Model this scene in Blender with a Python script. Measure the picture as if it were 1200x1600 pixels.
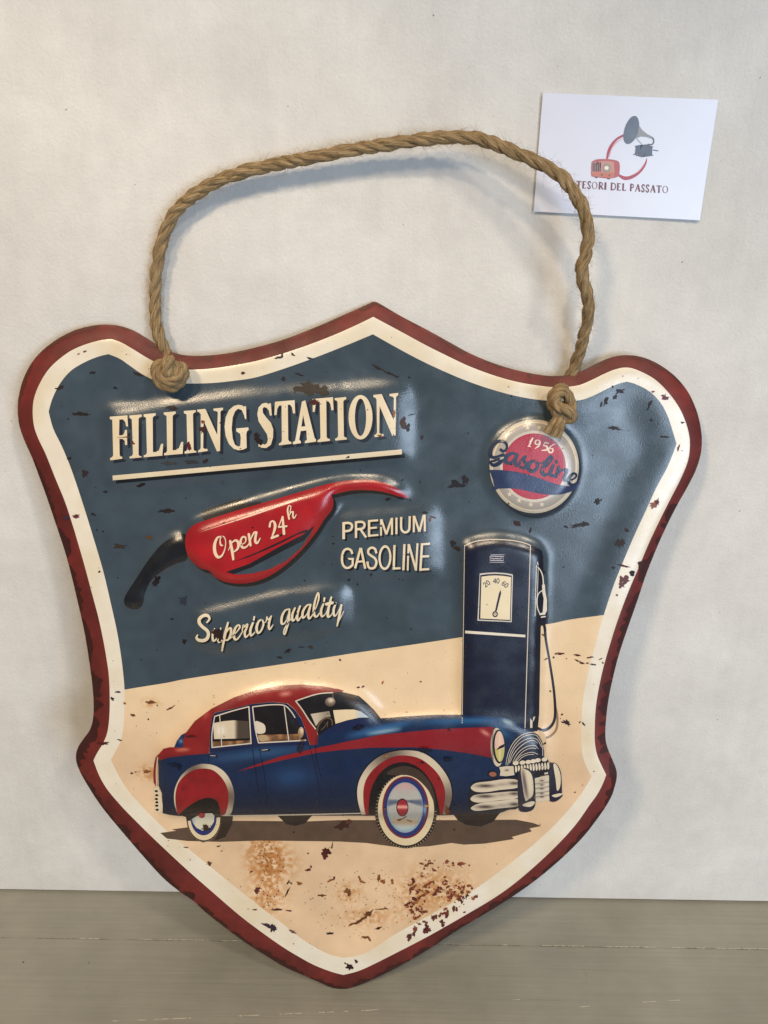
import bpy, math, random
import numpy as np
from math import sin, cos, radians, pi
from mathutils import Vector, Matrix
from mathutils.geometry import delaunay_2d_cdt

random.seed(7); rng = np.random.default_rng(7)
scene = bpy.context.scene
for o in list(bpy.data.objects): bpy.data.objects.remove(o)

# ------------------------------------------------------------ camera
FPX, PITCH, ROLL = 1235.0, radians(21.5), radians(0.9)     # focal length in photo pixels (1200x1600)
CAM = np.array([0.0, -0.432, 0.471])
cd = bpy.data.cameras.new('camera'); cam = bpy.data.objects.new('camera', cd)
scene.collection.objects.link(cam); scene.camera = cam
cd.sensor_fit = 'VERTICAL'; cd.sensor_height = 24.0; cd.lens = 24.0 * FPX / 1600.0
cd.clip_start = 0.01; cd.clip_end = 50
_f = np.array([0, cos(PITCH), -sin(PITCH)]); _u0 = np.array([0, sin(PITCH), cos(PITCH)]); _r0 = np.array([1.0, 0, 0])
CR = _r0 * cos(ROLL) + _u0 * sin(ROLL); CU = -_r0 * sin(ROLL) + _u0 * cos(ROLL)
cam.matrix_world = Matrix(((CR[0], CU[0], -_f[0], CAM[0]), (CR[1], CU[1], -_f[1], CAM[1]), (CR[2], CU[2], -_f[2], CAM[2]), (0, 0, 0, 1)))
scene.render.resolution_x = 768; scene.render.resolution_y = 1024

# ------------------------------------------------------------ world, lamps, exposure
w = bpy.data.worlds.new('World'); scene.world = w; w.use_nodes = True
bg = w.node_tree.nodes['Background']; bg.inputs[0].default_value = (0.90, 0.95, 1.0, 1); bg.inputs[1].default_value = 0.15
def lamp(name, loc, target, energy, color, size, size_y=None, shape='DISK'):
    d = bpy.data.lights.new(name, 'AREA'); d.energy = energy; d.color = color; d.shape = shape; d.size = size
    if size_y: d.size_y = size_y
    o = bpy.data.objects.new(name, d); scene.collection.objects.link(o); o.location = loc
    o.rotation_euler = (Vector(target) - Vector(loc)).to_track_quat('-Z', 'Y').to_euler()
    return o
def spot(name, loc, target, energy, color, radius, angle, blend):
    d = bpy.data.lights.new(name, 'SPOT'); d.energy = energy; d.color = color; d.shadow_soft_size = radius; d.spot_size = radians(angle); d.spot_blend = blend
    o = bpy.data.objects.new(name, d); scene.collection.objects.link(o); o.location = loc
    o.rotation_euler = (Vector(target) - Vector(loc)).to_track_quat('-Z', 'Y').to_euler(); return o
WARM = (1.0, 0.77, 0.51); WARM2 = (1.0, 0.80, 0.56); COOL = (0.64, 0.80, 1.0)
spot('wall_shading_spot', (-.62, -1.05, 1.25), (-.22, 0, -.50), 41, WARM, .10, 57.5, .03)  # warm left lamp; cone shaped so its edge imitates shade on upper-right wall
lamp('ceiling_lamp', (1.05, -1.45, 1.95), (0, 0, .25), 14, (1, .89, .74), 0.22)
lamp('ceiling_lamp', (0.02, -1.45, 1.95), (0, 0, .25), 14, WARM2, .14)
lamp('glass_door', (1.12, -1.88, 0.34), (0, 0, .30), 25, COOL, 0.98, 0.80, 'RECTANGLE')
scene.view_settings.view_transform = 'Standard'; scene.view_settings.look = 'None'
scene.view_settings.exposure = -0.04; scene.view_settings.gamma = 1.0
scene.view_settings.use_curve_mapping = False

# ------------------------------------------------------------ helpers: colour, pixels, frames
def lin(c):
    c = np.asarray(c, float) / 255.0
    return np.where(c <= 0.04045, c / 12.92, ((c + 0.055) / 1.055) ** 2.4)
def ray(P):
    P = np.atleast_2d(np.asarray(P, float)); x = (P[:, 0] - 600) / FPX; y = (800 - P[:, 1]) / FPX
    return _f[None] + x[:, None] * CR[None] + y[:, None] * CU[None]
def at_y(p, y):            # pixel -> world point on the plane at a distance from the wall
    d = ray(p); return CAM + d * ((y - CAM[1]) / d[:, 1])[:, None]
def at_z(p, z):
    d = ray(p); return CAM + d * ((z - CAM[2]) / d[:, 2])[:, None]

RIM = 0.0034               # how far the rolled rim falls back behind the band
T0 = at_z((535, 1545), 0.0008)[0]; PK = at_y((584, 471.7), -0.0022)[0]
_v = PK - T0; _v /= np.linalg.norm(_v)
_n = np.cross(np.array([1.0, 0, 0]), PK - T0); _n /= np.linalg.norm(_n)
if _n[1] > 0: _n = -_n
SV = _v; SN = _n - SV * (_n @ SV); SN /= np.linalg.norm(SN); SU = np.cross(SV, SN)
SO = T0 + SN * RIM
SM = Matrix(((SU[0], SV[0], SN[0], SO[0]), (SU[1], SV[1], SN[1], SO[1]), (SU[2], SV[2], SN[2], SO[2]), (0, 0, 0, 1)))
def uv_at(P, wv=0.0):      # pixel -> sign-local (u, v) in mm at height wv (mm)
    d = ray(P); wv = np.broadcast_to(np.asarray(wv, float), (len(d),)) / 1000
    t = (wv + (SO - CAM) @ SN) / (d @ SN); q = CAM + d * t[:, None] - SO
    return np.stack([q @ SU, q @ SV], 1) * 1000
def px_of(uv, wv=0.0):     # sign-local mm -> pixel
    uv = np.atleast_2d(uv); q = SO + (uv[:, :1] * SU + uv[:, 1:2] * SV) / 1000 + np.broadcast_to(np.asarray(wv, float), (len(uv),))[:, None] / 1000 * SN - CAM
    z = q @ _f; return np.stack([600 + FPX * (q @ CR) / z, 800 - FPX * (q @ CU) / z], 1)

def Z(x0, y0, s): return lambda *pts: [(x0 + x / s, y0 + y / s) for x, y in pts]
def resample(P, h, closed=True):
    P = np.asarray(P, float); Q = np.vstack([P, P[:1]]) if closed else P; out = []
    for a, b in zip(Q[:-1], Q[1:]):
        n = max(1, int(math.ceil(np.linalg.norm(b - a) / h)))
        out += [a + (b - a) * i / n for i in range(n)]
    if not closed: out.append(Q[-1])
    return np.array(out)
def catmull(P, n=6, closed=True):
    P = np.asarray(P, float); m = len(P); out = []
    for i in range(m if closed else m - 1):
        p0, p1, p2, p3 = (P[(i - 1) % m], P[i], P[(i + 1) % m], P[(i + 2) % m]) if closed else (P[max(i - 1, 0)], P[i], P[i + 1], P[min(i + 2, m - 1)])
        for k in range(n):
            t = k / n; t2 = t * t; t3 = t2 * t
            out.append(0.5 * (2 * p1 + (p2 - p0) * t + (2 * p0 - 5 * p1 + 4 * p2 - p3) * t2 + (3 * p1 - p0 - 3 * p2 + p3) * t3))
    if not closed: out.append(P[-1])
    return np.array(out)
def smooth_corners(P, corners, n=5):   # closed outline, smooth except at the given corner points
    P = [tuple(p) for p in P]; idx = sorted(P.index(c) for c in corners)
    if not idx: return catmull(P, n)
    out = []
    for a, b in zip(idx, idx[1:] + [idx[0] + len(P)]):
        seg = [P[i % len(P)] for i in range(a, b + 1)]; out += list(catmull(seg, n, False))[:-1]
    return np.array(out)
def ell(cx, cy, rx, ry, rot=0, n=40, a0=0, a1=360):
    t = np.radians(np.linspace(a0, a1, n, endpoint=(a1 - a0) < 360)); x = rx * np.cos(t); y = ry * np.sin(t); r = radians(rot)
    return [(cx + a * cos(r) - b * sin(r), cy + a * sin(r) + b * cos(r)) for a, b in zip(x, y)]
def stroke(P, wd, smooth=True, n=5, cap=True):
    """centre line + width(s) -> closed polygon with round ends (pixel units)"""
    P = np.asarray(P, float); W = np.broadcast_to(np.asarray(wd, float), (len(P),))
    if smooth and len(P) > 2:
        C = catmull(np.column_stack([P, W]), n, False); P, W = C[:, :2], C[:, 2]
    T = np.gradient(P, axis=0); T /= np.linalg.norm(T, axis=1)[:, None] + 1e-9; N = np.stack([-T[:, 1], T[:, 0]], 1)
    L = P + N * W[:, None] / 2; R = P - N * W[:, None] / 2; out = list(L)
    def arc(c, n0, r): return [c + r * (n0 * cos(a) + np.array([n0[1], -n0[0]]) * sin(a)) for a in np.linspace(0, pi, 6)[1:-1]]
    if cap: out += arc(P[-1], N[-1], W[-1] / 2)
    out += list(R[::-1])
    if cap: out += arc(P[0], -N[0], W[0] / 2)
    return np.array(out)
def inside(pts, poly):
    pts = np.asarray(pts, float); poly = np.asarray(poly, float); res = np.zeros(len(pts), bool)
    lo, hi = poly.min(0), poly.max(0); sel = np.where((pts[:, 0] >= lo[0]) & (pts[:, 0] <= hi[0]) & (pts[:, 1] >= lo[1]) & (pts[:, 1] <= hi[1]))[0]
    x, y = pts[sel, 0], pts[sel, 1]; r = np.zeros(len(sel), bool)
    for (x1, y1), (x2, y2) in zip(poly, np.roll(poly, -1, 0)):
        if y1 == y2: continue
        c = ((y1 > y) != (y2 > y)); r ^= c & (x < (x2 - x1) * (y - y1) / (y2 - y1) + x1)
    res[sel] = r; return res
def vnoise(P, scale, seed=0):          # smooth value noise, 0..1
    P = np.asarray(P, float) / scale; r = np.random.default_rng(seed).random((64, 64)); i = np.floor(P).astype(int); f = P - i; f = f * f * (3 - 2 * f)
    g = lambda a, b: r[(i[:, 0] + a) % 64, (i[:, 1] + b) % 64]
    return (g(0, 0) * (1 - f[:, 0]) + g(1, 0) * f[:, 0]) * (1 - f[:, 1]) + (g(0, 1) * (1 - f[:, 0]) + g(1, 1) * f[:, 0]) * f[:, 1]

# ------------------------------------------------------------ materials (all node based)
def new_mat(name):
    m = bpy.data.materials.new(name); m.use_nodes = True; nt = m.node_tree; b = nt.nodes['Principled BSDF']
    return m, nt, b
def node(nt, typ, **kw):
    n = nt.nodes.new(typ)
    for k, v in kw.items():
        if k in n.inputs: n.inputs[k].default_value = v
        else: setattr(n, k, v)
    return n
def noise(nt, vec, scale, detail=3, rough=.5, dist=0):
    n = node(nt, 'ShaderNodeTexNoise', Scale=scale, Detail=detail, Roughness=rough, Distortion=dist)
    if vec is not None: nt.links.new(vec, n.inputs['Vector'])
    return n.outputs['Fac']
def ramp(nt, fac, a, b, ca=(0, 0, 0, 1), cb=(1, 1, 1, 1)):
    r = node(nt, 'ShaderNodeValToRGB'); r.color_ramp.elements[0].position = a; r.color_ramp.elements[1].position = b
    r.color_ramp.elements[0].color = ca; r.color_ramp.elements[1].color = cb; nt.links.new(fac, r.inputs[0]); return r.outputs[0]
def mix(nt, fac, a, b, mode='MIX'):
    m = node(nt, 'ShaderNodeMix', data_type='RGBA', blend_type=mode)
    for sock, v in ((m.inputs[0], fac), (m.inputs[6], a), (m.inputs[7], b)):
        if isinstance(v, (int, float)): sock.default_value = v
        elif isinstance(v, tuple): sock.default_value = v
        else: nt.links.new(v, sock)
    return m.outputs[2]
def bump(nt, b, h, strength, dist):
    n = node(nt, 'ShaderNodeBump', Strength=strength, Distance=dist); nt.links.new(h, n.inputs['Height']); nt.links.new(n.outputs[0], b.inputs['Normal']); return n
def L4(c): return tuple(lin(c)) + (1,)

def print_material(name, rough, grain, speck=True):
    m, nt, b = new_mat(name); co = node(nt, 'ShaderNodeTexCoord').outputs['Object']
    a = node(nt, 'ShaderNodeAttribute', attribute_name='Col')
    c = mix(nt, .20, a.outputs['Color'], ramp(nt, noise(nt, co, 55, 4, .6), .3, .75, (.55, .50, .45, 1), (1, 1, 1, 1)), 'MULTIPLY')
    if speck:
        s1 = ramp(nt, noise(nt, co, 620, 2, .5), .735, .76)
        c = mix(nt, s1, c, (.045, .026, .02, 1))
    nt.links.new(c, b.inputs['Base Color'])
    r = ramp(nt, noise(nt, co, 90, 3), .3, .7, (rough - .05,) * 3 + (1,), (rough + .08,) * 3 + (1,)); nt.links.new(r, b.inputs['Roughness'])
    b.inputs['Specular IOR Level'].default_value = .7
    bump(nt, b, noise(nt, co, 1250, 2, .6), grain, .00014)
    return m
M_PRINT = print_material('printed_enamel', .24, .42)
M_RIM = print_material('worn_red_enamel', .5, .4); M_RIM.node_tree.nodes['Principled BSDF'].inputs['Specular IOR Level'].default_value = .35
M_FLECK = print_material('rust_fleck_paint', .45, .5, False); M_FLECK.node_tree.nodes['Principled BSDF'].inputs['Specular IOR Level'].default_value = .3

def wall_material():
    m, nt, b = new_mat('whitewashed_wall'); co = node(nt, 'ShaderNodeTexCoord').outputs['Object']
    n1 = noise(nt, co, 13, 6, .65, .3); n2 = noise(nt, co, 70, 6, .7); 
    mp = node(nt, 'ShaderNodeMapping'); nt.links.new(co, mp.inputs[0]); mp.inputs['Scale'].default_value = (160, 1, 18); n3 = noise(nt, mp.outputs[0], 1, 4, .6)
    c = mix(nt, ramp(nt, n1, .35, .7), L4((214, 212, 208)), L4((229, 228, 224)))
    c = mix(nt, .35, c, ramp(nt, n2, .3, .7, (.78, .78, .79, 1), (1, 1, 1, 1)), 'MULTIPLY')
    c = mix(nt, .22, c, ramp(nt, noise(nt, co, 900, 3, .7), .3, .7, (.72, .72, .72, 1), (1, 1, 1, 1)), 'MULTIPLY')
    c = mix(nt, .16, c, ramp(nt, n3, .3, .7, (.75, .75, .75, 1), (1, 1, 1, 1)), 'MULTIPLY')
    sp = ramp(nt, noise(nt, co, 330, 1, .5), .79, .81); c = mix(nt, sp, c, L4((150, 143, 134)))
    nt.links.new(c, b.inputs['Base Color']); b.inputs['Roughness'].default_value = .75; b.inputs['Specular IOR Level'].default_value = .25
    ad = node(nt, 'ShaderNodeMath', operation='ADD'); nt.links.new(n2, ad.inputs[0]); nt.links.new(noise(nt, co, 520, 4, .7), ad.inputs[1])
    bump(nt, b, ad.outputs[0], .55, .0006)
    return m
def shelf_material():
    m, nt, b = new_mat('grey_painted_wood'); co = node(nt, 'ShaderNodeTexCoord').outputs['Object']
    mp = node(nt, 'ShaderNodeMapping'); nt.links.new(co, mp.inputs[0]); mp.inputs['Scale'].default_value = (9, 420, 9); g = noise(nt, mp.outputs[0], 1, 5, .65, .4)
    n1 = noise(nt, co, 14, 5, .6)
    c = mix(nt, ramp(nt, n1, .35, .7), L4((141, 140, 130)), L4((158, 156, 146)))
    c = mix(nt, .45, c, ramp(nt, g, .3, .7, (.72, .71, .68, 1), (1, 1, 1, 1)), 'MULTIPLY')
    mp2 = node(nt, 'ShaderNodeMapping'); nt.links.new(co, mp2.inputs[0]); mp2.inputs['Scale'].default_value = (70, 26, 26); mp2.inputs['Rotation'].default_value = (0, 0, .9)
    c = mix(nt, ramp(nt, noise(nt, mp2.outputs[0], 1, 6, .7, .5), .66, .8, (0, 0, 0, 1), (.55, .55, .55, 1)), c, L4((84, 80, 66)))
    c = mix(nt, ramp(nt, noise(nt, co, 170, 2, .5), .77, .79), c, L4((50, 46, 38)))
    nt.links.new(c, b.inputs['Base Color'])
    nt.links.new(ramp(nt, g, .3, .7, (.26,) * 3 + (1,), (.42,) * 3 + (1,)), b.inputs['Roughness'])
    bump(nt, b, g, .35, .0004)
    return m
def plain_material(name, c, rough, nscale=200, amt=.25, spec=.4):
    m, nt, b = new_mat(name); co = node(nt, 'ShaderNodeTexCoord').outputs['Object']
    nt.links.new(mix(nt, amt, L4(c), ramp(nt, noise(nt, co, nscale, 3), .3, .7, (.5, .5, .5, 1), (1, 1, 1, 1)), 'MULTIPLY'), b.inputs['Base Color'])
    b.inputs['Roughness'].default_value = rough; b.inputs['Specular IOR Level'].default_value = spec; return m
def jute_material():
    m, nt, b = new_mat('jute_fibre'); uv = node(nt, 'ShaderNodeUVMap', uv_map='UVMap').outputs[0]
    mp = node(nt, 'ShaderNodeMapping'); nt.links.new(uv, mp.inputs[0]); mp.inputs['Scale'].default_value = (11, 34, 1); n = noise(nt, mp.outputs[0], 1, 4, .65, .6)
    co = node(nt, 'ShaderNodeTexCoord').outputs['Object']; n2 = noise(nt, co, 70, 3)
    c = mix(nt, ramp(nt, n, .3, .72), L4((98, 77, 50)), L4((192, 166, 126)))
    c = mix(nt, .5, c, ramp(nt, n2, .3, .7, (.62, .59, .54, 1), (1, 1, 1, 1)), 'MULTIPLY')
    nt.links.new(c, b.inputs['Base Color']); b.inputs['Roughness'].default_value = .75; b.inputs['Specular IOR Level'].default_value = .2
    bump(nt, b, n, .9, .0006); return m
M_WALL, M_SHELF, M_JUTE = wall_material(), shelf_material(), jute_material()
M_CHIP = plain_material('bare_chipped_paint', (214, 209, 196), .6)
M_CRACK = plain_material('crack_dirt', (74, 70, 58), .8)
M_CARD = plain_material('coated_card', (219, 222, 236), .22, 60, .05, .5)
M_INK = print_material('card_ink', .35, .1, False)
M_BACK = plain_material('bare_sheet_back', (70, 34, 32), .5)
M_FIBRE = plain_material('loose_jute_fibre', (176, 146, 100), .8)

# ------------------------------------------------------------ mesh helpers
def link(name, verts, faces, mat, parent=None, cols=None, normals=None, uv=None, smooth=True):
    me = bpy.data.meshes.new(name); me.from_pydata([tuple(v) for v in verts], [], [tuple(int(i) for i in f) for f in faces]); me.materials.append(mat)
    if smooth: me.polygons.foreach_set('use_smooth', [True] * len(me.polygons))
    if cols is not None:
        a = me.color_attributes.new('Col', 'FLOAT_COLOR', 'POINT'); a.data.foreach_set('color', np.column_stack([cols, np.ones(len(cols))]).astype(np.float32).ravel())
    if uv is not None:
        l = me.uv_layers.new(name='UVMap'); vi = np.zeros(len(me.loops), np.int32); me.loops.foreach_get('vertex_index', vi)
        l.data.foreach_set('uv', np.asarray(uv, np.float32)[vi].ravel())
    me.update()
    if normals is not None: me.normals_split_custom_set_from_vertices([tuple(n) for n in normals])
    o = bpy.data.objects.new(name, me); scene.collection.objects.link(o)
    if parent: o.parent = parent
    return o
def tag(o, label, cat=None, kind=None):
    o['label'] = label
    if cat: o['category'] = cat
    if kind: o['kind'] = kind
def cdt(polys, h, holes=(), margin=.4):
    """triangulate the union of polygons (mm) minus holes, with a staggered lattice of inner points"""
    loops = [np.asarray(p, float) for p in list(polys) + list(holes)]
    V, E = [], []; n = 0
    for p in loops:
        V.append(p); m = len(p); E += [(n + i, n + (i + 1) % m) for i in range(m)]; n += m
    B = np.vstack(V); lo, hi = B.min(0), B.max(0); dy = h * .8660254
    j0, j1 = int(math.floor(lo[1] / dy)), int(math.ceil(hi[1] / dy)); i0, i1 = int(math.floor(lo[0] / h)) - 1, int(math.ceil(hi[0] / h)) + 1
    J, I = np.mgrid[j0:j1 + 1, i0:i1 + 1]; G = np.stack([(I + .5 * (J % 2)) * h, J * dy], -1).reshape(-1, 2)
    def isin(q):
        k = np.zeros(len(q), bool)
        for p in polys: k |= inside(q, p)
        for p in holes: k &= ~inside(q, p)
        return k
    G = G[isin(G)] if len(G) else G
    if len(G):                                   # drop lattice points crowding the outline
        cell = max(h, 1e-6); from collections import defaultdict; D = defaultdict(list)
        for k, (a, b_) in enumerate(np.floor(B / cell).astype(int)): D[(a, b_)].append(k)
        keep = []
        for g in G:
            a, b_ = int(math.floor(g[0] / cell)), int(math.floor(g[1] / cell)); ks = [k for da in (-1, 0, 1) for db in (-1, 0, 1) for k in D.get((a + da, b_ + db), ())]
            keep.append(not ks or np.min(np.sum((B[ks] - g) ** 2, 1)) > (margin * h) ** 2)
        G = G[np.array(keep)]
    A = np.vstack([B, G]); r = delaunay_2d_cdt([Vector(p) for p in A], E, [], 0, 1e-4)
    Vn = np.array([tuple(v) for v in r[0]]); F = np.array([f for f in r[2] if len(f) == 3])
    a, b_, c = Vn[F[:, 0]], Vn[F[:, 1]], Vn[F[:, 2]]; area = ((b_[:, 0] - a[:, 0]) * (c[:, 1] - a[:, 1]) - (b_[:, 1] - a[:, 1]) * (c[:, 0] - a[:, 0])) / 2
    k = isin((a + b_ + c) / 3) & (np.abs(area) > 1e-7); F, area = F[k], area[k]
    F[area < 0] = F[area < 0][:, ::-1]
    return Vn, F
def compact(V, F):
    u, inv = np.unique(F, return_inverse=True); return u, inv.reshape(F.shape)

# ============================================================ THE SETTING
def box(name, x0, x1, y0, y1, z0, z1, mat, bev=.0, parent=None):
    import bmesh
    bm = bmesh.new(); bmesh.ops.create_cube(bm, size=1)
    for v in bm.verts: v.co = ((x0 + x1) / 2 + v.co.x * (x1 - x0), (y0 + y1) / 2 + v.co.y * (y1 - y0), (z0 + z1) / 2 + v.co.z * (z1 - z0))
    if bev: bmesh.ops.bevel(bm, geom=list(bm.edges), offset=bev, segments=3, affect='EDGES')
    me = bpy.data.meshes.new(name); bm.to_mesh(me); bm.free(); me.materials.append(mat)
    o = bpy.data.objects.new(name, me); scene.collection.objects.link(o)
    if parent: o.parent = parent
    return o
wall = box('wall', -.9, .9, 0, .03, .0008, 1.25, M_WALL, .0012); tag(wall, 'rough whitewashed wall behind the leaning metal sign', kind='structure')
SEAM = at_z((600, 1474), 0)[0][1]
shelf = box('shelf', -.9, .9, -.42, .03, -.035, -.014, M_SHELF, .001); tag(shelf, 'grey painted wooden shelf under the metal sign', kind='structure')
box('plank', -.9, .9, SEAM + .00008, .03, -.0138, 0, M_SHELF, .00025, shelf)
box('plank', -.9, .9, -.42, SEAM - .00008, -.0138, 0, M_SHELF, .00025, shelf)
def dashes(name, path, mat, wd, cover, parent, seg=(.002, .012), z=.0003):
    V, F = [], []; P = resample(np.asarray(path), .0008, False); i = 0
    while i < len(P) - 3:
        n = int(random.uniform(*seg) / .0008) + 2; Q = P[i:i + n]; i += n
        if random.random() < cover and len(Q) > 2:
            b = len(V); ws = [wd * random.uniform(.35, 1.2) * (0.3 if k in (0, len(Q) - 1) else 1) for k in range(len(Q))]
            for q, ww in zip(Q, ws): V += [(q[0], q[1] + ww / 2, z), (q[0], q[1] - ww / 2 + random.uniform(-.2, .2) * wd, z)]
            F += [(b + 2 * k, b + 2 * k + 1, b + 2 * k + 3, b + 2 * k + 2) for k in range(len(Q) - 1)]
    o = link(name, V, F, mat, parent, smooth=False); o['kind'] = 'stuff'; return o
def shelf_path(px): return [tuple(p[:2]) for p in at_z(px, 0)]
sx = [(x, SEAM) for x in np.linspace(at_z((122, 1470), 0)[0][0], .4, 60)]
dashes('paint_chip', sx, M_CHIP, .00045, .55, shelf)
dashes('paint_chip', shelf_path([(175, 1596), (300, 1591), (440, 1585), (560, 1580), (640, 1575), (690, 1572), (730, 1567), (800, 1563), (860, 1558)]), M_CHIP, .0004, .5, shelf)
dashes('paint_chip', shelf_path([(850, 1578), (930, 1572), (1010, 1566), (1100, 1561)]), M_CHIP, .0004, .3, shelf)
dashes('crack', [(x, SEAM - .0004) for x in np.linspace(-.4, .4, 60)], M_CRACK, .0003, .75, shelf, z=.0002)
dashes('crack', shelf_path([(822, 1402), (830, 1430), (838, 1465)]), M_CRACK, .0003, .9, shelf)
dashes('crack', shelf_path([(990, 1412), (1003, 1440), (1015, 1462)]), M_CRACK, .0002, .7, shelf)

# ============================================================ THE SIGN: outlines traced in photo pixels
OUT = [(584,471.7),(593,474.3),(626.7,494),(666.7,515),(702,534.5),(735,552.5),(770,567),(805,577.8),(840,585.2),(864.5,587.5),(889,585.8),(910,579.5),(931,569),(952,559.6),(973,555.3),(994,556),(1015,562),(1036,573.2),(1057,590),(1074.5,611.7),(1086.8,637.3),(1094,663.5),(1096.6,688),(1094.5,711),(1086.8,735.3),(1074.5,760),(1057,791),(1040,825),(1024,861),(1009,899),(996,938),(980.5,982),(967.5,1021),(957.5,1060),(950,1097.5),(946.3,1133),(946.3,1155),(950,1170),(957,1187),(962.5,1201),(963.8,1212.5),(961,1227),(954,1247),(934.7,1277.3),(906.7,1312.3),(869.3,1348.3),(827.3,1382.3),(780.7,1413.6),(720,1450),(664,1486.4),(617.3,1513),(580,1531),(552.5,1542),(535,1545),(517.5,1542.5),(497.5,1533.8),(472.5,1523),(443,1509.5),(413.3,1491.5),(380,1470),(346.7,1445),(320,1424),(301,1406.5),(279,1391.5),(253.3,1370),(223.3,1337),(190,1298.3),(160,1261.7),(137,1227),(123.5,1202),(118.7,1184),(121.7,1168.3),(130,1155),(140,1141),(145.3,1123.3),(146.3,1097),(143.8,1065),(139,1030),(132.5,990),(123.8,950),(113.8,907.5),(103.3,867.5),(91.8,832),(75,782),(66,757),(51,717),(38.3,688.3),(30.2,664),(27.7,640),(30,616.7),(36.7,591.7),(49.5,567),(66.7,547.3),(90,529.5),(116.7,516),(143.3,509),(166.7,507),(186.7,509.3),(206.7,516),(226.7,527.3),(246.7,540),(266.7,549.7),(286.7,554.8),(310,556),(340,554),(370,549.3),(400,542.7),(430,534.5),(460,524.3),(500,508.3),(540,490.7),(575,475)]
WHT = [(583.3,495),(626.7,518.3),(666.7,540),(708,560.5),(735,573),(770,586),(805,596),(840,602.3),(872,605.2),(903,602.3),(924,594.2),(945,584),(962.5,577),(980,574.3),(997.5,578.8),(1022,591.8),(1043,611.7),(1060.5,635.5),(1071,658.3),(1077.3,681),(1078,702),(1074.5,723),(1063,751),(1046,784.3),(1029.5,817.5),(1013,852.5),(999.5,885),(987.5,912),(976,940),(962.5,977.5),(952.5,1010),(942.5,1045),(935,1080),(930.8,1110),(929.5,1142.5),(930,1162.5),(933.3,1180),(940,1196),(947.5,1211.3),(941.3,1226.3),(932.5,1242.5),(921.5,1257.5),(897.3,1291.3),(860,1331),(813.3,1373),(776,1401),(729.3,1429),(673.3,1460.7),(626.7,1485),(580,1508.5),(557.5,1518),(536.3,1523.3),(517.5,1518.3),(490,1507.5),(465,1493.8),(440,1478.5),(406.7,1455),(373.3,1429.5),(333.3,1395),(293.3,1360),(246.7,1316.7),(213.3,1284),(190,1260),(168,1234),(155,1211.7),(146,1188.3),(151.7,1176.7),(161.7,1160),(168.3,1141.7),(171.2,1113),(171.3,1080),(170,1055),(167,1032.5),(161.3,1000),(153.8,965),(143.8,927.5),(133.8,890),(123.8,855),(114,822),(101.5,784),(86.7,748),(71.7,710.5),(60.5,687),(53.3,666.7),(51,643.3),(53.3,621.7),(61.7,600),(75,578.3),(91.7,561.7),(113.3,546.7),(140,536),(168.3,530),(186.7,534),(206.7,545),(226.7,557.3),(246.7,568),(266.7,574.5),(290,577.3),(320,576.7),(358,572),(398,564.5),(436.7,554),(476.7,540.7),(516.7,525.5),(553.3,509.5)]
FLD = [(582.7,522.3),(620,543.3),(660,564.5),(700,583),(735,597.3),(770,609),(805,618.4),(840,624.5),(875,627),(906.5,625.2),(927.5,618),(948.5,607.5),(966,599.8),(979.3,596.3),(994,600.5),(1015,611.7),(1032,629),(1043,649.5),(1050,670),(1057,693.3),(1051.5,709),(1041,733.5),(1025.5,762),(1009.5,797),(993,832.5),(978.5,866),(969,889),(958,917),(943.8,960),(932.5,1000),(922.5,1036),(914,1075),(910,1105),(908.6,1140),(909,1170),(912.5,1187.5),(918.3,1202),(924.5,1213),(916.3,1227.5),(902.5,1248),(874,1281.5),(836.7,1317),(790,1354.3),(738.7,1391.5),(673.3,1429),(617.3,1460),(580,1484.5),(560,1492.5),(537.5,1496.8),(515,1491.3),(490,1478.8),(462.5,1460.5),(441,1443),(400,1411.7),(356.7,1377),(313.3,1341.7),(266.7,1303.3),(230,1268.3),(200,1235),(183.3,1208),(173.3,1186.7),(180,1175),(188.3,1158),(192.7,1136.7),(194.2,1110),(194.5,1079),(192.5,1052.5),(188.8,1022.5),(182.5,985),(172.5,940),(161.3,892.5),(146.5,842),(129,785.5),(111.7,734),(96.7,697.5),(83.3,670),(76,643.3),(81.7,623.3),(93.3,600),(110.5,579.5),(133.3,565.5),(153.3,557.3),(169.3,553.3),(186.7,560.3),(203.3,571.7),(220,583.3),(240,593.3),(263.3,598.3),(293.3,599.3),(330,598.5),(365,595),(400,589.5),(446.7,575),(493.3,558.3),(540,540)]
OUTp = smooth_corners(OUT, [], 5); WHTp = smooth_corners(WHT, [(583.3,495),(947.5,1211.3),(536.3,1523.3),(146,1188.3)], 5)
FLDp = smooth_corners(FLD, [(582.7,522.3),(979.3,596.3),(1057,693.3),(924.5,1213),(537.5,1496.8),(173.3,1186.7),(76,643.3),(169.3,553.3)], 5)
HORIZON = [(150,1086),(195,1077.5),(260,1067),(293,1060.5),(393,1045),(493,1030),(560,1019.5),(660,1005),(720,995.8),(790,985),(857.5,975),(892.5,967.8),(942.5,961),(990,953)]

# zoom windows used for tracing
ZA, ZB, ZP, ZO = Z(160,600,4.8), Z(390,600,4.8), Z(520,800,7.0588), Z(320,780,7.5)
ZS, ZQ, ZN, ZN5 = Z(295,910,9.2308), Z(420,910,9.2308), Z(160,720,3), Z(460,720,4)
ZG, Z6, ZM = Z(750,650,7.0588), Z(680,820,4), Z(700,830,6.6667)
C1, C2, CA, CB, CC, CDz, CE = Z(220,1050,3.4286), Z(530,1050,3.0769), Z(230,1130,7.0588), Z(320,1060,6.6667), Z(450,1060,6.6667), Z(550,1160,7.0588), Z(720,1120,6.6667)
ZK, ZKB = Z(820,130,3.75), Z(910,170,8)

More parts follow.
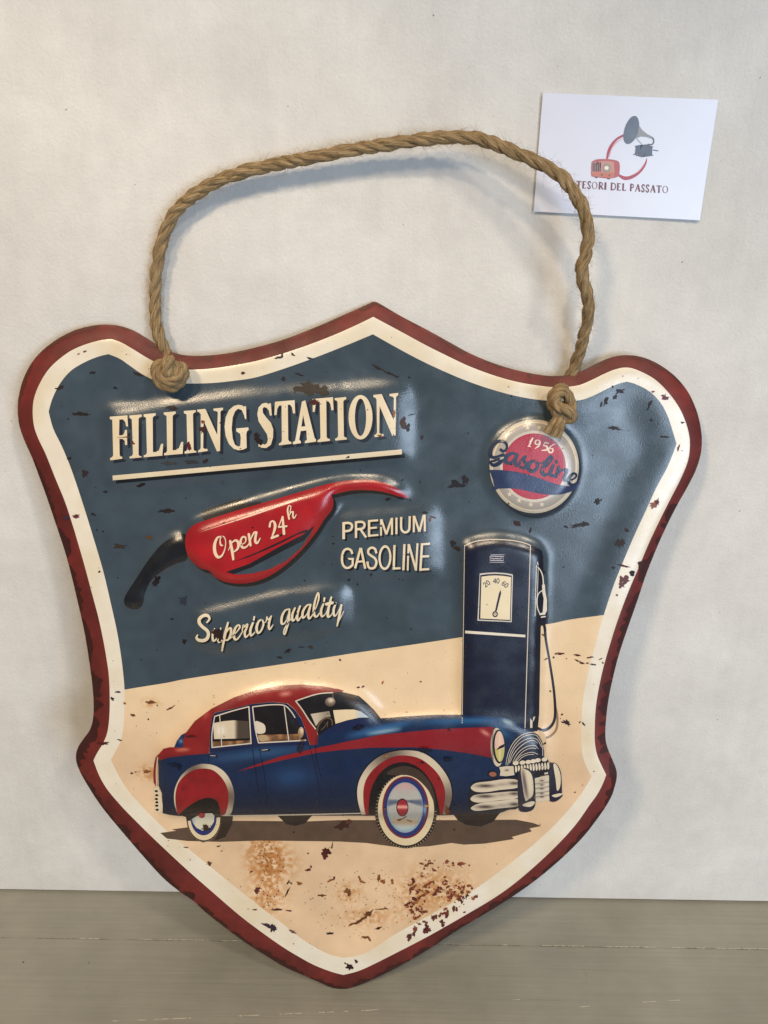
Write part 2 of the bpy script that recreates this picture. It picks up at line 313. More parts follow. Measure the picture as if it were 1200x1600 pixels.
NOZZLE = ZN5((715,228),(640,170),(560,135),(470,118),(380,118),(280,130),(180,152),(0,205)) + ZN((760,195),(640,230),(480,280),(430,300),(400,330),(388,380),(400,440),(430,480),(465,505),(500,515),(530,545),(580,568),(650,575),(720,565),(800,530),(880,470),(950,400),(1005,330),(1040,275),(1075,230),(1083,190),(1075,160)) + ZN5((250,208),(330,190),(420,182),(520,188),(600,205),(650,222))
GRIP = ZN((390,345),(330,360),(280,390),(220,460),(160,550),(115,620),(102,655),(110,680),(140,695),(170,692),(190,670),(200,620),(230,560),(290,510),(350,480),(400,455))
PUMP = Z6((180,130),(240,106),(300,93),(360,88),(430,90),(500,98),(560,112),(598,128),(640,145),(668,162),(675,200),(671,600),(660,640),(650,1180),(640,1290),(560,1290),(162,1240))
BODY = CA((120,350),(128,690),(165,770),(172,990),(250,1008),(345,1020),(830,1012)) + C1((480,768),(1200,768)) + C2((120,690),(500,688),(640,682),(770,678),(870,640),(940,600),(985,430),(985,380),(975,330),(950,295),(905,265),(860,240),(800,220),(700,207),(580,204),(450,205),(330,212),(200,222)) + CC((980,430),(850,424),(740,408),(620,432),(500,472),(400,532),(318,588),(304,686)) + CB((1100,690),(560,700),(50,776)) + CA((690,330),(420,350),(250,372),(130,405))
ROOF = CA((130,407),(120,350),(180,280),(250,262),(300,262),(330,190),(380,125),(430,100)) + C1((290,262),(380,195),(500,135),(620,95),(740,72),(860,66),(980,75),(1060,92)) + CC((500,100),(585,126),(560,137),(465,143),(330,155),(200,190),(82,231),(150,320),(220,430),(290,520),(314,600),(305,688)) + CB((1100,690),(1085,650),(1060,560),(1010,420),(940,320),(860,255),(700,240),(500,260),(300,310),(110,350),(75,400),(55,550),(45,778)) + CA((690,330),(420,352),(250,374))
WSCREEN = CC((82,231),(200,190),(330,155),(460,143),(560,137),(680,165),(740,180),(820,250),(900,330),(978,428),(850,424),(740,408),(620,432),(500,472),(400,532),(318,588),(290,520),(220,430),(150,320))

# ------------------------------------------------------------ relief of the pressed sheet, on a 1 mm grid
uvOUT = uv_at(OUTp, -RIM * 1000); uvWHT = uv_at(WHTp, 0); uvFLD = uv_at(FLDp, -.8)
GX0, GY0 = -215, -15; NX, NY = 430, 450
gy, gx = np.mgrid[0:NY, 0:NX]; GP = np.stack([gx + GX0, gy + GY0], -1).reshape(-1, 2).astype(float)
def mask(poly, wv=2.0): return inside(GP, uv_at(np.asarray(poly), wv)).reshape(NY, NX).astype(float)
def blur(A, s):
    r = int(3.2 * s) + 1; k = np.exp(-np.arange(-r, r + 1) ** 2 / (2 * s * s)); k /= k.sum()
    A = np.apply_along_axis(lambda m: np.convolve(np.pad(m, r, mode='edge'), k, 'valid'), 0, A)
    return np.apply_along_axis(lambda m: np.convolve(np.pad(m, r, mode='edge'), k, 'valid'), 1, A)
def dist_to(poly):
    P = resample(poly, 1.0); out = np.full(len(GP), 1e9)
    for i in range(0, len(P), 60): out = np.minimum(out, np.min((GP[:, None, 0] - P[None, i:i + 60, 0]) ** 2 + (GP[:, None, 1] - P[None, i:i + 60, 1]) ** 2, 1))
    return np.sqrt(out).reshape(NY, NX)
dO = dist_to(uvOUT); inO = inside(GP, uvOUT).reshape(NY, NX); tt = np.where(inO, np.clip(dO / 10.0, 0, 1), 0)
H = -RIM * 1000 * (1 - tt) ** 1.7
fm = inside(GP, uvFLD).reshape(NY, NX).astype(float); dF = dist_to(uvFLD) * fm
H -= 1.7 * blur(np.clip((dF - 3) / 14.0, 0, 1), 3)
PANEL = [(165,640),(395,612),(625,596),(640,612),(642,716),(400,744),(172,764),(160,740)]
PREM = [(524,808),(672,792),(684,806),(686,896),(672,904),(530,904),(520,890)]
SUPR = [(300,962),(420,930),(535,915),(546,930),(544,980),(440,1004),(345,1020),(300,1008)]
BADGE_C = (834.6, 728.6)
def plateau(poly, amp, s, s2=None): return amp * (blur(mask(poly), s) if s2 is None else .5 * blur(mask(poly), s) + .5 * blur(mask(poly), s2))
GPX = px_of(GP, 2.0)[:, 0].reshape(NY, NX); fade = lambda x0, x1, k: 1 - k * np.clip((GPX - x0) / (x1 - x0), 0, 1) ** 2
T = [plateau(PANEL, 3.9, 2.4, 6.5) * fade(520, 660, .65), plateau(NOZZLE, 6.2, 2.4, 4), plateau(GRIP, 3.8, 2.2, 3.5), plateau(PREM, 3.0, 2.4, 6) * fade(590, 700, .6), plateau(SUPR, 3.7, 2.2, 5) * fade(460, 560, .5),
     plateau(ell(*BADGE_C, 68, 71), 4.2, 2.4), plateau(PUMP, 4.8, 2.6), plateau(list(BODY) , 5.5, 3.2, 6), plateau(list(ROOF) + [], 1.0, 4), plateau(list(WSCREEN), 5.0, 4)]
car = np.clip(mask(BODY) + mask(ROOF) + mask(WSCREEN) + mask(CB((50,776),(55,550),(75,400),(110,350),(500,260),(860,255),(1060,560),(1100,690))), 0, 1)
T[7] = 6.2 * (.5 * blur(car, 2.8) + .5 * blur(car, 6)); T[8] = 0 * T[8]; T[9] = 0 * T[9]
top = np.zeros((NY, NX))
for t in T: top = np.maximum(top, t) + .25 * np.minimum(top, t)
H = H + top + .25 * (vnoise(GP, 28, 3).reshape(NY, NX) - .5) * fm + .12 * (vnoise(GP, 11, 4).reshape(NY, NX) - .5) * fm
H = np.where(inO & (dO > 4), blur(H, .9), H)
HY, HX = np.gradient(blur(H, .8))
def samp(A, uv):
    x = np.clip(uv[:, 0] - GX0, 0, NX - 1.001); y = np.clip(uv[:, 1] - GY0, 0, NY - 1.001); i = x.astype(int); j = y.astype(int); fx, fy = x - i, y - j
    return (A[j, i] * (1 - fx) + A[j, i + 1] * fx) * (1 - fy) + (A[j + 1, i] * (1 - fx) + A[j + 1, i + 1] * fx) * fy
def on_sign(P):            # pixel -> uv on the pressed surface
    wv = np.zeros(len(np.atleast_2d(P)))
    for _ in range(6): uv = uv_at(P, wv); wv = .5 * wv + .5 * samp(H, uv)
    return uv
def nrm(uv):
    n = np.stack([-samp(HX, uv), -samp(HY, uv), np.ones(len(uv))], 1); return n / np.linalg.norm(n, axis=1)[:, None]
EPS = .075
def colours(col, uv, wv):
    if callable(col): return lin(np.clip(col(px_of(uv, wv)), 0, 255))
    return np.broadcast_to(lin(col), (len(uv), 3))

sign = bpy.data.objects.new('metal_sign', None); scene.collection.objects.link(sign); sign.matrix_world = SM; sign.empty_display_size = .05
tag(sign, 'shield-shaped embossed metal sign with a blue and red car, leaning against the wall', 'metal sign')

def surface(name, uv, F, col, layer, parent=sign, mat=None):
    u, F = compact(uv, F); uv = uv[u]; wv = samp(H, uv) + layer * EPS
    return link(name, np.column_stack([uv, wv]) / 1000, F, mat or M_PRINT, parent, colours(col, uv, wv), nrm(uv))
def decal(name, polys, col, layer, parent, holes=(), h=1.25, mat=None):
    if len(polys) and np.ndim(polys[0][0]) == 0: polys = [polys]
    hp = min(h, 1.0); conv = lambda p: on_sign(resample(np.asarray(p, float), hp * 2.6))
    V, F = cdt([conv(p) for p in polys], h, [conv(p) for p in holes])
    return surface(name, V, F, col, layer, parent, mat)

# base sheet: four printed zones cut from one triangulation
hz = catmull(HORIZON, 5, False); LO = np.vstack([hz, [(1000, 1560), (100, 1560)]])
uvHZ = on_sign(resample(hz, 4, False))
bP, bW, bF = resample(uvOUT, 1.4), resample(uvWHT, 1.3), resample(on_sign(FLDp), 1.3)
lowpoly = np.vstack([uvHZ, uv_at([(1100, 1700), (0, 1700)], 0)])
def base_sheet():
    loops = [bP, bW, bF]; V = [], ; A, E, n = [], [], 0
    for p in loops: A.append(p); E += [(n + i, n + (i + 1) % len(p)) for i in range(len(p))]; n += len(p)
    A.append(uvHZ); E += [(n + i, n + i + 1) for i in range(len(uvHZ) - 1)]; n += len(uvHZ)
    B = np.vstack(A); h = 1.2; dy = h * .8660254
    J, I = np.mgrid[-20:500, -170:170]; G = np.stack([(I + .5 * (J % 2)) * h, J * dy], -1).reshape(-1, 2); G = G[inside(G, bP)]
    key = set()
    for a, b_ in np.floor(B / .55).astype(int):
        for da in (-1, 0, 1):
            for db in (-1, 0, 1): key.add((a + da, b_ + db))
    G = np.array([g for g, (a, b_) in zip(G, np.floor(G / .55).astype(int)) if (a, b_) not in key])
    r = delaunay_2d_cdt([Vector(p) for p in np.vstack([B, G])], E, [], 0, 1e-4)
    V = np.array([tuple(v) for v in r[0]]); F = np.array([f for f in r[2] if len(f) == 3]); a, b_, c = V[F[:, 0]], V[F[:, 1]], V[F[:, 2]]
    ar = (b_[:, 0] - a[:, 0]) * (c[:, 1] - a[:, 1]) - (b_[:, 1] - a[:, 1]) * (c[:, 0] - a[:, 0]); F[ar < 0] = F[ar < 0][:, ::-1]
    ce = (a + b_ + c) / 3; ok = inside(ce, bP) & (np.abs(ar) > 1e-7); F, ce = F[ok], ce[ok]
    w_, f_ = inside(ce, bW), inside(ce, bF); lo = inside(ce, lowpoly)
    return V, F[~w_], F[w_ & ~f_], F[f_ & ~lo], F[f_ & lo]
BV, F_red, F_white, F_blue, F_tan = base_sheet()
C_BLUE = (60, 74, 85)
def c_red(P): n = vnoise(P, 34, 11)[:, None]; n2 = vnoise(P, 9, 12)[:, None]; return np.array([102, 37, 33]) * (.86 + .28 * n) * (.94 + .12 * n2)
def c_white(P): n = vnoise(P, 46, 13)[:, None]; n2 = vnoise(P, 15, 14)[:, None]; return np.array([230, 223, 208]) - np.array([10, 17, 30]) * np.clip(n * 1.5 - .55, 0, 1) - np.array([3, 5, 9]) * n2
def c_blue(P):
    n = vnoise(P, 60, 15)[:, None]; n2 = vnoise(P, 14, 16)[:, None]; return np.array(C_BLUE) * (.93 + .14 * n) * (.96 + .08 * n2)
def blob(P, x, y, rx, ry): return np.exp(-(((P[:, 0] - x) / rx) ** 2 + ((P[:, 1] - y) / ry) ** 2))[:, None]
def c_tan(P):
    n = vnoise(P, 70, 17)[:, None]; n2 = vnoise(P, 16, 18)[:, None]; c = np.array([221, 191, 156]) * (.96 + .08 * n) * (.985 + .03 * n2)
    t = np.clip((P[:, 1] - 1090) / 90, 0, 1)[:, None]; c = c * t + np.array([230, 204, 167]) * (1 - t)
    m = vnoise(P, 4.6, 19)[:, None] * .55 + vnoise(P, 2.6, 20)[:, None] * .45
    for x, y, rx, ry, s in ((412, 1335, 22, 30, 1.), (430, 1350, 25, 22, .9), (418, 1398, 24, 26, .55), (230, 1207, 13, 9, .8), (688, 1388, 42, 30, .40), (575, 1432, 40, 14, .32), (650, 1400, 30, 34, .25), (236, 1098, 12, 6, .4), (545, 1395, 18, 14, .4)):
        k = np.clip((blob(P, x, y, rx, ry) * s * 1.6) * np.clip((m - .36) * 5, 0, 1), 0, .5); c = c * (1 - k) + np.array([170, 104, 46]) * k
    return c
surface('red_border', BV, F_red, c_red, 0, sign, M_RIM); surface('white_band', BV, F_white, c_white, 0)
surface('blue_field', BV, F_blue, c_blue, 0); surface('tan_field', BV, F_tan, c_tan, 0)
# back of the sheet with its turned edge
Vb, Fb = cdt([bP], 4.0); ub, Fb = compact(Vb, Fb); Vb = Vb[ub]; wb = samp(H, Vb) - 1.4
edge_lo = np.column_stack([bP, samp(H, bP) - 1.4]); edge_hi = np.column_stack([bP, samp(H, bP)]); nb, ne = len(Vb), len(bP)
AV = np.vstack([np.column_stack([Vb, wb]), edge_hi, edge_lo]) / 1000
AF = [tuple(f[::-1]) for f in Fb] + [(nb + i, nb + ne + i, nb + ne + (i + 1) % ne, nb + (i + 1) % ne) for i in range(ne)]
link('back_sheet', AV, AF, M_BACK, sign)
#@@DECALS
# ============================================================ PRINTED PICTURES AND LETTERING ON THE SIGN
def shift(polys, dx, dy): return [np.asarray(p, float) + (dx, dy) for p in polys]
CREAM = (232, 220, 194); INKD = (34, 38, 50); NAVY = (34, 42, 78); DK = (26, 20, 20)
def lettering(name, polys, holes, col, shadow, off, layer, parent=sign):
    polys = [np.asarray(p, float) for p in polys]; holes = [np.asarray(p, float) for p in holes]
    o = decal(name, polys, col, layer + 1, parent, holes, h=1.6)
    if shadow is not None: decal('drop_shadow', shift(polys, *off), shadow, layer, o, shift(holes, *off), h=1.6)
    return o
# --- title
glyphs = [ZA((55,245),(188,235),(193,318),(180,318),(172,285),(155,265),(128,266),(126,385),(150,384),(165,370),(170,345),(185,343),(187,455),(172,458),(168,425),(152,412),(128,412),(130,530),(135,542),(150,546),(150,560),(60,572),(58,556),(74,548),(82,535),(75,268),(58,264)),
 ZA((203,236),(295,228),(296,244),(278,252),(272,262),(272,528),(280,540),(295,543),(295,550),(205,558),(204,545),(222,538),(230,525),(222,265),(205,254)),
 ZA((310,227),(400,218),(401,234),(386,242),(378,252),(380,510),(400,510),(425,498),(440,450),(457,447),(450,537),(312,549),(310,536),(328,528),(335,515),(328,252),(310,243)),
 ZA((460,213),(550,205),(551,222),(536,230),(528,240),(528,497),(550,495),(575,480),(592,435),(607,433),(603,523),(464,535),(463,520),(480,513),(486,500),(482,238),(462,229)),
 ZA((611,202),(700,195),(701,210),(686,217),(680,228),(685,490),(692,500),(705,502),(706,513),(618,522),(616,508),(632,500),(638,488),(632,228),(612,218)),
 ZA((711,192),(773,186),(862,382),(866,215),(860,205),(835,200),(833,184),(905,177),(906,192),(892,200),(886,210),(883,502),(860,505),(760,275),(756,478),(768,486),(788,486),(790,502),(720,512),(718,500),(732,490),(738,480),(738,225),(725,210),(712,206)),
 ZA((1080,262),(1070,262),(1062,230),(1045,195),(1018,185),(995,205),(978,250),(970,330),(978,410),(995,455),(1020,470),(1035,462),(1038,400),(1033,372),(1005,355),(1005,333),(1095,325),(1097,345),(1085,355),(1080,375),(1083,478),(1060,490),(1020,497),(985,485),(950,450),(925,390),(917,320),(925,250),(950,195),(985,165),(1020,155),(1050,160),(1060,170),(1070,165),(1078,168)),
 ZB((150,145),(160,145),(167,235),(153,237),(145,200),(128,178),(108,172),(98,185),(100,215),(125,250),(160,290),(178,340),(176,400),(160,455),(125,480),(90,478),(78,468),(68,472),(66,440),(80,425),(90,445),(112,455),(130,445),(138,415),(130,375),(100,330),(68,280),(58,225),(68,175),(95,147),(125,140),(142,150)),
 ZB((190,135),(200,132),(325,122),(338,120),(342,220),(326,220),(318,175),(305,155),(287,155),(290,415),(298,430),(313,434),(314,448),(220,460),(220,446),(236,438),(242,425),(240,160),(222,162),(208,185),(202,232),(186,234)),
 ZB((393,132),(418,122),(487,402),(498,415),(499,432),(415,443),(415,428),(430,420),(426,348),(384,352),(372,418),(384,428),(386,443),(325,452),(325,436),(342,425)),
 ZB((472,112),(612,100),(625,97),(630,195),(614,197),(606,150),(592,130),(575,128),(578,395),(585,408),(602,412),(603,426),(510,436),(510,421),(527,412),(532,400),(526,130),(510,135),(495,160),(488,208),(474,210)),
 ZB((638,106),(724,97),(725,113),(708,122),(703,132),(707,388),(713,398),(728,402),(729,416),(643,424),(641,410),(658,402),(664,390),(660,134),(652,124),(639,120)),
 ell(*ZB((832,249))[0], 18.7, 34.7, 0, 48),
 ZB((928,82),(990,75),(1080,270),(1082,105),(1072,95),(1050,90),(1048,75),(1114,66),(1115,82),(1102,92),(1098,104),(1095,386),(1070,388),(975,165),(972,365),(982,374),(1004,374),(1005,390),(938,398),(936,382),(950,375),(956,362),(952,115),(942,102),(929,99))]
gh = [ZB((402,232),(388,320),(418,316)), ell(*ZB((832,249))[0], 8.8, 29.2, 0, 40)]
def c_cream(P): n = vnoise(P, 18, 30)[:, None]; return np.array(CREAM) - np.array([8, 14, 22]) * n
lettering('title_lettering', glyphs, gh, c_cream, INKD, (5, 4.6), 1)
lettering('underline', [[(176,743),(400,722.8),(627.5,702),(628,709.8),(400,730.3),(176.5,750.5)]], [], c_cream, (22, 22, 28), (5, 5), 1)
# --- premium gasoline
def zs(Zf, s, items): return [stroke(Zf(*pts), np.asarray(wd) / s, smooth=sm, cap=cp) for pts, wd, sm, cp in items]
b = 25
pg = zs(ZP, 7.0588, [([(120,112),(120,298)],b+4,0,0),([(110,124),(175,120),(208,138),(210,172),(185,203),(120,212)],b,1,0),([(256,103),(256,285)],b,0,0),([(250,113),(318,108),(348,128),(346,162),(318,184),(256,190)],b,1,0),([(300,182),(368,280)],b,0,0),
 ([(400,90),(400,272)],b,0,0),([(390,99),(499,91)],b-4,0,0),([(400,178),(486,170)],b-4,0,0),([(390,262),(503,252)],b-4,0,0),([(532,79),(532,140)],b-3,0,0),([(532,163),(532,259)],b-4,0,0),([(535,80),(590,245)],b-2,0,0),([(590,245),(650,68)],b-2,0,0),([(653,64),(653,250)],b-3,0,0),
 ([(702,61),(702,244)],b-2,0,0),([(755,54),(753,150),(762,200),(800,225),(838,200),(846,150),(848,45)],b-1,1,0),([(893,41),(893,223)],b-3,0,0),([(897,42),(955,216)],b-2,0,0),([(955,216),(1003,32)],b-2,0,0),([(1013,29),(1015,213)],b-3,0,0),
 ([(216,462),(200,422),(160,405),(120,430),(102,500),(108,570),(140,612),(180,612),(215,585)],b,1,0),([(219,590),(220,508)],b-2,0,0),([(232,516),(163,516)],b-4,0,0),([(246,620),(306,395)],b,0,0),([(310,395),(358,624)],b,0,0),([(268,548),(342,542)],b-4,0,0),
 ([(481,455),(466,408),(430,392),(396,412),(392,452),(424,482),(462,508),(481,550),(466,602),(430,622),(394,604),(381,545)],b,1,0),([(680,363),(672,634)],b,0,0),([(660,623),(746,619)],b-2,0,0),([(790,353),(778,642)],b,0,0),([(836,353),(832,455)],b-4,0,0),([(830,482),(826,644)],b-5,0,0),([(838,354),(918,642)],b-1,0,0),([(934,344),(917,646)],b-3,0,0),
 ([(984,344),(965,648)],b,0,0),([(972,357),(1073,348)],b-1,0,0),([(972,491),(1062,486)],b-2,0,0),([(960,635),(1063,629)],b-1,0,0)])
pgO = [np.array(ell(*ZP((575,502))[0], 10.1, 19.4, 2, 40))]; pgOh = [np.array(ell(*ZP((575,502))[0], 6.8, 15.6, 2, 40))]
pl = lettering('premium_gasoline_lettering', pg + pgO, pgOh, c_cream, (26, 28, 34), (3.2, 3.0), 1)
# --- superior quality (brush script)
sq = zs(ZS, 9.2308, [([(262,575),(300,525),(272,478),(212,478),(155,525),(155,585),(200,640),(262,690),(285,745),(262,810),(205,838),(140,828),(112,795),(128,755)],[22,30,44,46,48,48,46,46,46,48,48,44,34,18],1,1),
 ([(372,668),(345,745),(350,830),(378,835),(425,770),(460,660)],[24,30,34,24,16,24],1,1),([(455,680),(420,790),(435,862),(480,830)],[24,30,26,14],1,1),
 ([(566,578),(520,760),(480,985)],[26,40,24],1,1),([(530,745),(575,670),(608,665),(605,750),(565,825),(520,830)],[14,24,34,34,26,18],1,1),([(560,835),(640,770),(700,700),(738,640),(715,612),(670,660),(648,750),(668,820),(715,800),(780,700)],[14,14,16,26,22,32,38,32,20,14],1,1),
 ([(770,690),(790,615),(805,640),(845,600),(842,640),(808,720),(822,788),(872,740)],[14,26,22,24,24,32,28,12],1,1),([(926,582),(890,680),(898,765),(955,715)],[28,36,30,12],1,1),([(945,495),(938,540)],[26,24],0,1),
 ([(1058,530),(1010,560),(978,650),(998,728),(1045,690),(1078,600),(1058,530)],[18,28,38,30,24,28,20],1,1),([(1070,590),(1115,560),(1128,500)],[12,14,24],1,1),([(1128,505),(1148,535),(1190,485)],[24,18,22],1,1),([(1186,490),(1155,600),(1165,675),(1215,610)],[24,34,28,12],1,1)])
sq += zs(ZQ, 9.2308, [([(292,382),(235,405),(190,490),(185,585),(220,592),(265,520),(296,400)],[18,26,34,34,22,16,18],1,1),([(300,385),(290,520),(265,640),(232,745),(215,715),(240,640),(300,555),(345,480)],[24,34,28,22,20,18,14,12],1,1),
 ([(378,368),(340,460),(345,550),(392,500),(452,338)],[26,34,30,14,22],1,1),([(452,340),(412,460),(420,548),(475,480)],[26,34,30,12],1,1),([(598,315),(545,335),(492,420),(492,508),(540,470),(598,370)],[20,24,34,30,14,18],1,1),([(605,322),(572,440),(582,522),(640,455)],[26,34,28,12],1,1),
 ([(640,440),(690,340),(722,220),(712,150),(682,215),(652,350),(655,460),(688,492),(745,425)],[12,16,24,24,26,34,36,28,12],1,1),([(788,310),(755,400),(765,488),(815,455),(850,380)],[26,34,30,12,12],1,1),([(803,225),(798,270)],[28,26],0,1),([(902,212),(858,390),(855,495),(905,462),(945,380)],[26,38,34,14,12],1,1),([(832,312),(920,292)],[44,40],0,1),
 ([(968,298),(935,395),(945,480),(985,450),(1045,330)],[26,34,28,14,20],1,1),([(1046,325),(1015,490),(985,625)],[28,34,20],1,1),([(985,600),(1045,490),(1082,412)],[14,12,10],1,1)])
lettering('superior_quality_lettering', sq, [], c_cream, (22, 20, 22), (2.6, 2.6), 1)

# --- fuel nozzle
def c_noz(P): n = vnoise(P, 20, 31)[:, None]; return np.array([166, 27, 34]) * (.92 + .14 * n)
nz_poly = catmull(NOZZLE, 4); opening = ZN((580,520),(690,482),(830,402),(940,346),(992,304),(975,345),(930,410),(860,470),(780,508),(700,528),(630,532))
noz = decal('fuel_nozzle_picture', nz_poly, c_noz, 3, sign)
decal('drop_shadow', shift([nz_poly], 4.6, 5.2), (22, 24, 30), 1, noz)
def c_grip(P): n = vnoise(P, 12, 32)[:, None]; return np.array([23, 25, 31]) * (.85 + .3 * n)
decal('grip', catmull(GRIP, 4), c_grip, 2, noz)
decal('lever', ZN((465,262),(470,236),(540,210),(650,175),(668,180),(680,200),(740,190),(748,202),(640,236),(480,280)), (47, 46, 42), 2, noz)
decal('trigger_opening', opening, c_blue, 4, noz)
decal('trigger_shadow', [ZN((580,520),(690,482),(830,402),(940,346),(992,304),(985,322),(945,372),(830,430),(700,498),(615,530)), ZO((355,725),(600,625),(900,485),(1100,390),(1200,350),(1200,378),(1090,410),(900,510),(700,600),(500,682))], (30, 30, 36), 5, noz, h=1.6)
decal('highlight_line', ZN((452,336),(700,251),(982,161),(700,259)), (240, 200, 180), 4, noz, h=1.6)
op = zs(ZO, 7.5, [([(205,432),(150,450),(118,530),(122,620),(155,675),(200,660),(235,590),(247,510),(235,450),(205,432),(182,470),(188,530),(210,540)],[12,24,36,38,34,22,14,12,12,12,14,22,16],1,1),
 ([(300,490),(322,600),(336,702)],[30,34,26],1,1),([(280,596),(312,520),(360,480),(395,508),(388,575),(345,612)],[8,12,26,32,28,16],1,1),([(425,535),(478,500),(478,445),(440,445),(420,510),(448,565),(498,548),(535,490)],[12,14,22,22,30,28,18,10],1,1),
 ([(518,408),(538,538)],[30,28],0,1),([(535,480),(575,395),(602,385)],[12,20,26],1,1),([(606,388),(592,480),(615,512),(652,455)],[28,30,24,12],1,1),([(762,318),(772,268),(805,256),(826,300),(815,370),(788,440)],[26,20,22,32,28,16],1,1),([(785,452),(858,424)],[28,26],0,1),
 ([(913,205),(930,402)],[24,32],0,1),([(908,212),(866,322)],[12,14],0,1),([(868,324),(960,314)],[20,22],0,1),([(990,228),(972,130),(985,78),(1010,84),(1000,150)],[22,20,14,12,12],1,1),([(990,190),(1015,148),(1035,146)],[10,14,18],1,1),([(1036,148),(1034,200),(1050,218),(1074,178)],[20,20,16,9],1,1)])
lettering('open_hours_lettering', op, [], (238, 208, 178), (70, 14, 18), (.9, 1.1), 4, noz)

# --- round badge
bc = BADGE_C; er = lambda k, n=72, dx=0, dy=0: ell(bc[0] + dx, bc[1] + dy, 69.8 * k, 73.2 * k, 0, n)
def c_badge(P): n = vnoise(P, 10, 33)[:, None]; return np.array([206, 198, 184]) * (.94 + .1 * n)
bad = decal('round_badge_picture', er(1), c_badge, 2, sign); decal('drop_shadow', er(1.0, 72, 4, 8), (36, 47, 60), 1, bad)
decal('grey_ring', [er(.925)], (172, 166, 160), 3, bad, [er(.765)]); decal('ring_line', [er(.955)], (232, 216, 188), 3, bad, [er(.925)], h=2)
decal('red_disc', er(.705), lambda P: np.array([176, 46, 66]) * (.94 + .12 * vnoise(P, 9, 34)[:, None]), 3, bad)
def star(x, y, r): return [(x + r * k * sin(a), y - r * k * cos(a)) for i in range(10) for a, k in [(i * pi / 5, 1 if i % 2 == 0 else .42)]]
for q in ZG((523,130),(650,125),(325,862),(430,930),(558,975),(682,975)): decal('star', star(q[0], q[1], 4.6), (226, 214, 196), 4, bad, h=2)
decal('banner', ZG((88,595),(150,592),(250,595),(380,610),(500,635),(620,672),(740,715),(860,755),(950,772),(1020,770),(1100,735),(1108,760),(1060,800),(1000,835),(900,862),(800,868),(700,862),(600,845),(500,820),(400,800),(300,795),(200,800),(150,824),(138,800),(158,775),(140,700),(115,625)), lambda P: np.array([50, 64, 100]) * (.9 + .2 * vnoise(P, 8, 35)[:, None]), 5, bad)
gs = zs(ZG, 7.0588, [([(228,372),(262,388),(295,350),(285,300),(235,275),(175,292),(125,350),(112,420),(140,455),(195,445),(245,420)],[34,30,26,30,34,40,48,46,36,26,20],1,1),([(255,430),(235,490),(190,530),(140,540),(118,505),(160,490),(215,470),(280,450)],[44,48,44,36,28,24,26,20],1,1),
 ([(405,425),(350,410),(290,450),(285,505),(330,518),(380,475),(408,425)],[28,34,46,44,32,28,34],1,1),([(408,425),(385,500),(402,545),(445,520)],[34,42,36,18],1,1),([(425,520),(480,455),(505,445)],[14,20,26],1,1),([(500,450),(480,490),(510,530),(490,572),(440,560)],[24,36,42,38,26],1,1),([(500,560),(545,515)],[16,16],0,1),
 ([(620,490),(560,505),(530,560),(555,605),(605,598),(635,545),(620,490)],[26,38,44,40,36,36,28],1,1),([(610,520),(665,520),(720,500)],[16,16,14],1,1),([(680,600),(745,540),(795,465),(775,445),(730,500),(685,590),(695,640),(745,640),(785,590)],[16,20,30,28,36,46,44,28,16],1,1),([(808,545),(775,620),(790,660),(835,640)],[36,42,34,16],1,1),([(838,500),(842,512)],[34,34],0,1),
 ([(868,560),(835,668)],[34,36],0,1),([(842,655),(895,600),(955,590)],[16,26,32],1,1),([(958,602),(925,680),(938,712),(975,690)],[34,38,30,16],1,1),
 ([(970,705),(1030,695),(1062,655),(1035,630),(990,665),(972,715),(1000,755),(1050,745),(1095,700)],[14,16,24,24,30,34,30,20,12],1,1)])
lettering('gasoline_lettering', gs, [], (36, 52, 80), None, None, 5, bad)
yr = zs(ZG, 7.0588, [([(545,285),(580,242)],[8,14],0,1),([(576,248),(538,332)],[18,16],0,1),([(525,332),(555,335)],[8,8],0,1),([(640,262),(612,275),(610,305),(635,312),(660,285),(640,262)],[10,16,16,10,16,12],1,1),([(660,285),(650,325),(605,358)],[18,18,8],1,1),([(755,302),(715,290)],[10,14],0,1),([(712,292),(698,325)],[10,10],0,1),([(698,325),(735,335),(735,370),(682,378)],[10,20,20,12],1,1),([(825,308),(785,328),(752,372),(770,402),(798,392),(800,362),(768,360)],[8,14,20,18,16,14,8],1,1)])
lettering('year_lettering', yr, [], (236, 214, 196), None, None, 4, bad)

# --- petrol pump
def c_pump(P): n = vnoise(P, 16, 36)[:, None]; return np.array([25, 30, 51]) * (.9 + .16 * n)
pump = decal('petrol_pump_picture', PUMP, c_pump, 1, sign)
decal('pump_side', Z6((598,130),(640,147),(666,164),(672,200),(668,600),(657,640),(647,1180),(640,1285),(556,1285),(562,1230),(580,640)), (20, 23, 40), 2, pump)
LINE = (214, 204, 190)
decal('outline', [stroke(Z6((168,1240),(176,640),(183,132)), 1.1, False, cap=False), stroke(Z6((183,131),(240,106),(300,95),(360,91),(430,93),(500,100),(560,114),(596,129)), 1.5, True), stroke(Z6((595,128),(580,640),(560,1285)), 1.3, False, cap=False)], LINE, 3, pump, h=2)
decal('name_plate', [stroke(ZM((440,258),(578,262),(575,306),(438,302),(440,258)), 1.3, False), stroke(ZM((446,243),(588,243)), .7, False), stroke(ZM((436,322),(584,324)), .7, False)] + [stroke(ZM((452 + 16 * i, 284 + (i % 3) * 4 - 4), (462 + 16 * i, 281 + (i % 2) * 6)), 1.2, False) for i in range(7)], (200, 196, 206), 2, pump, h=2)
dial = decal('dial', ZM((330,440),(400,432),(495,428),(590,434),(676,448),(662,946),(306,930)), (212, 206, 198), 2, pump)
decal('dial_ring', ZM((336,456),(400,446),(495,442),(590,448),(664,462),(652,934),(320,918)), (30, 32, 52), 3, pump)
decal('dial_face', ZM((348,472),(420,462),(495,458),(580,464),(656,476),(644,922),(336,906)), (232, 218, 186), 4, pump)
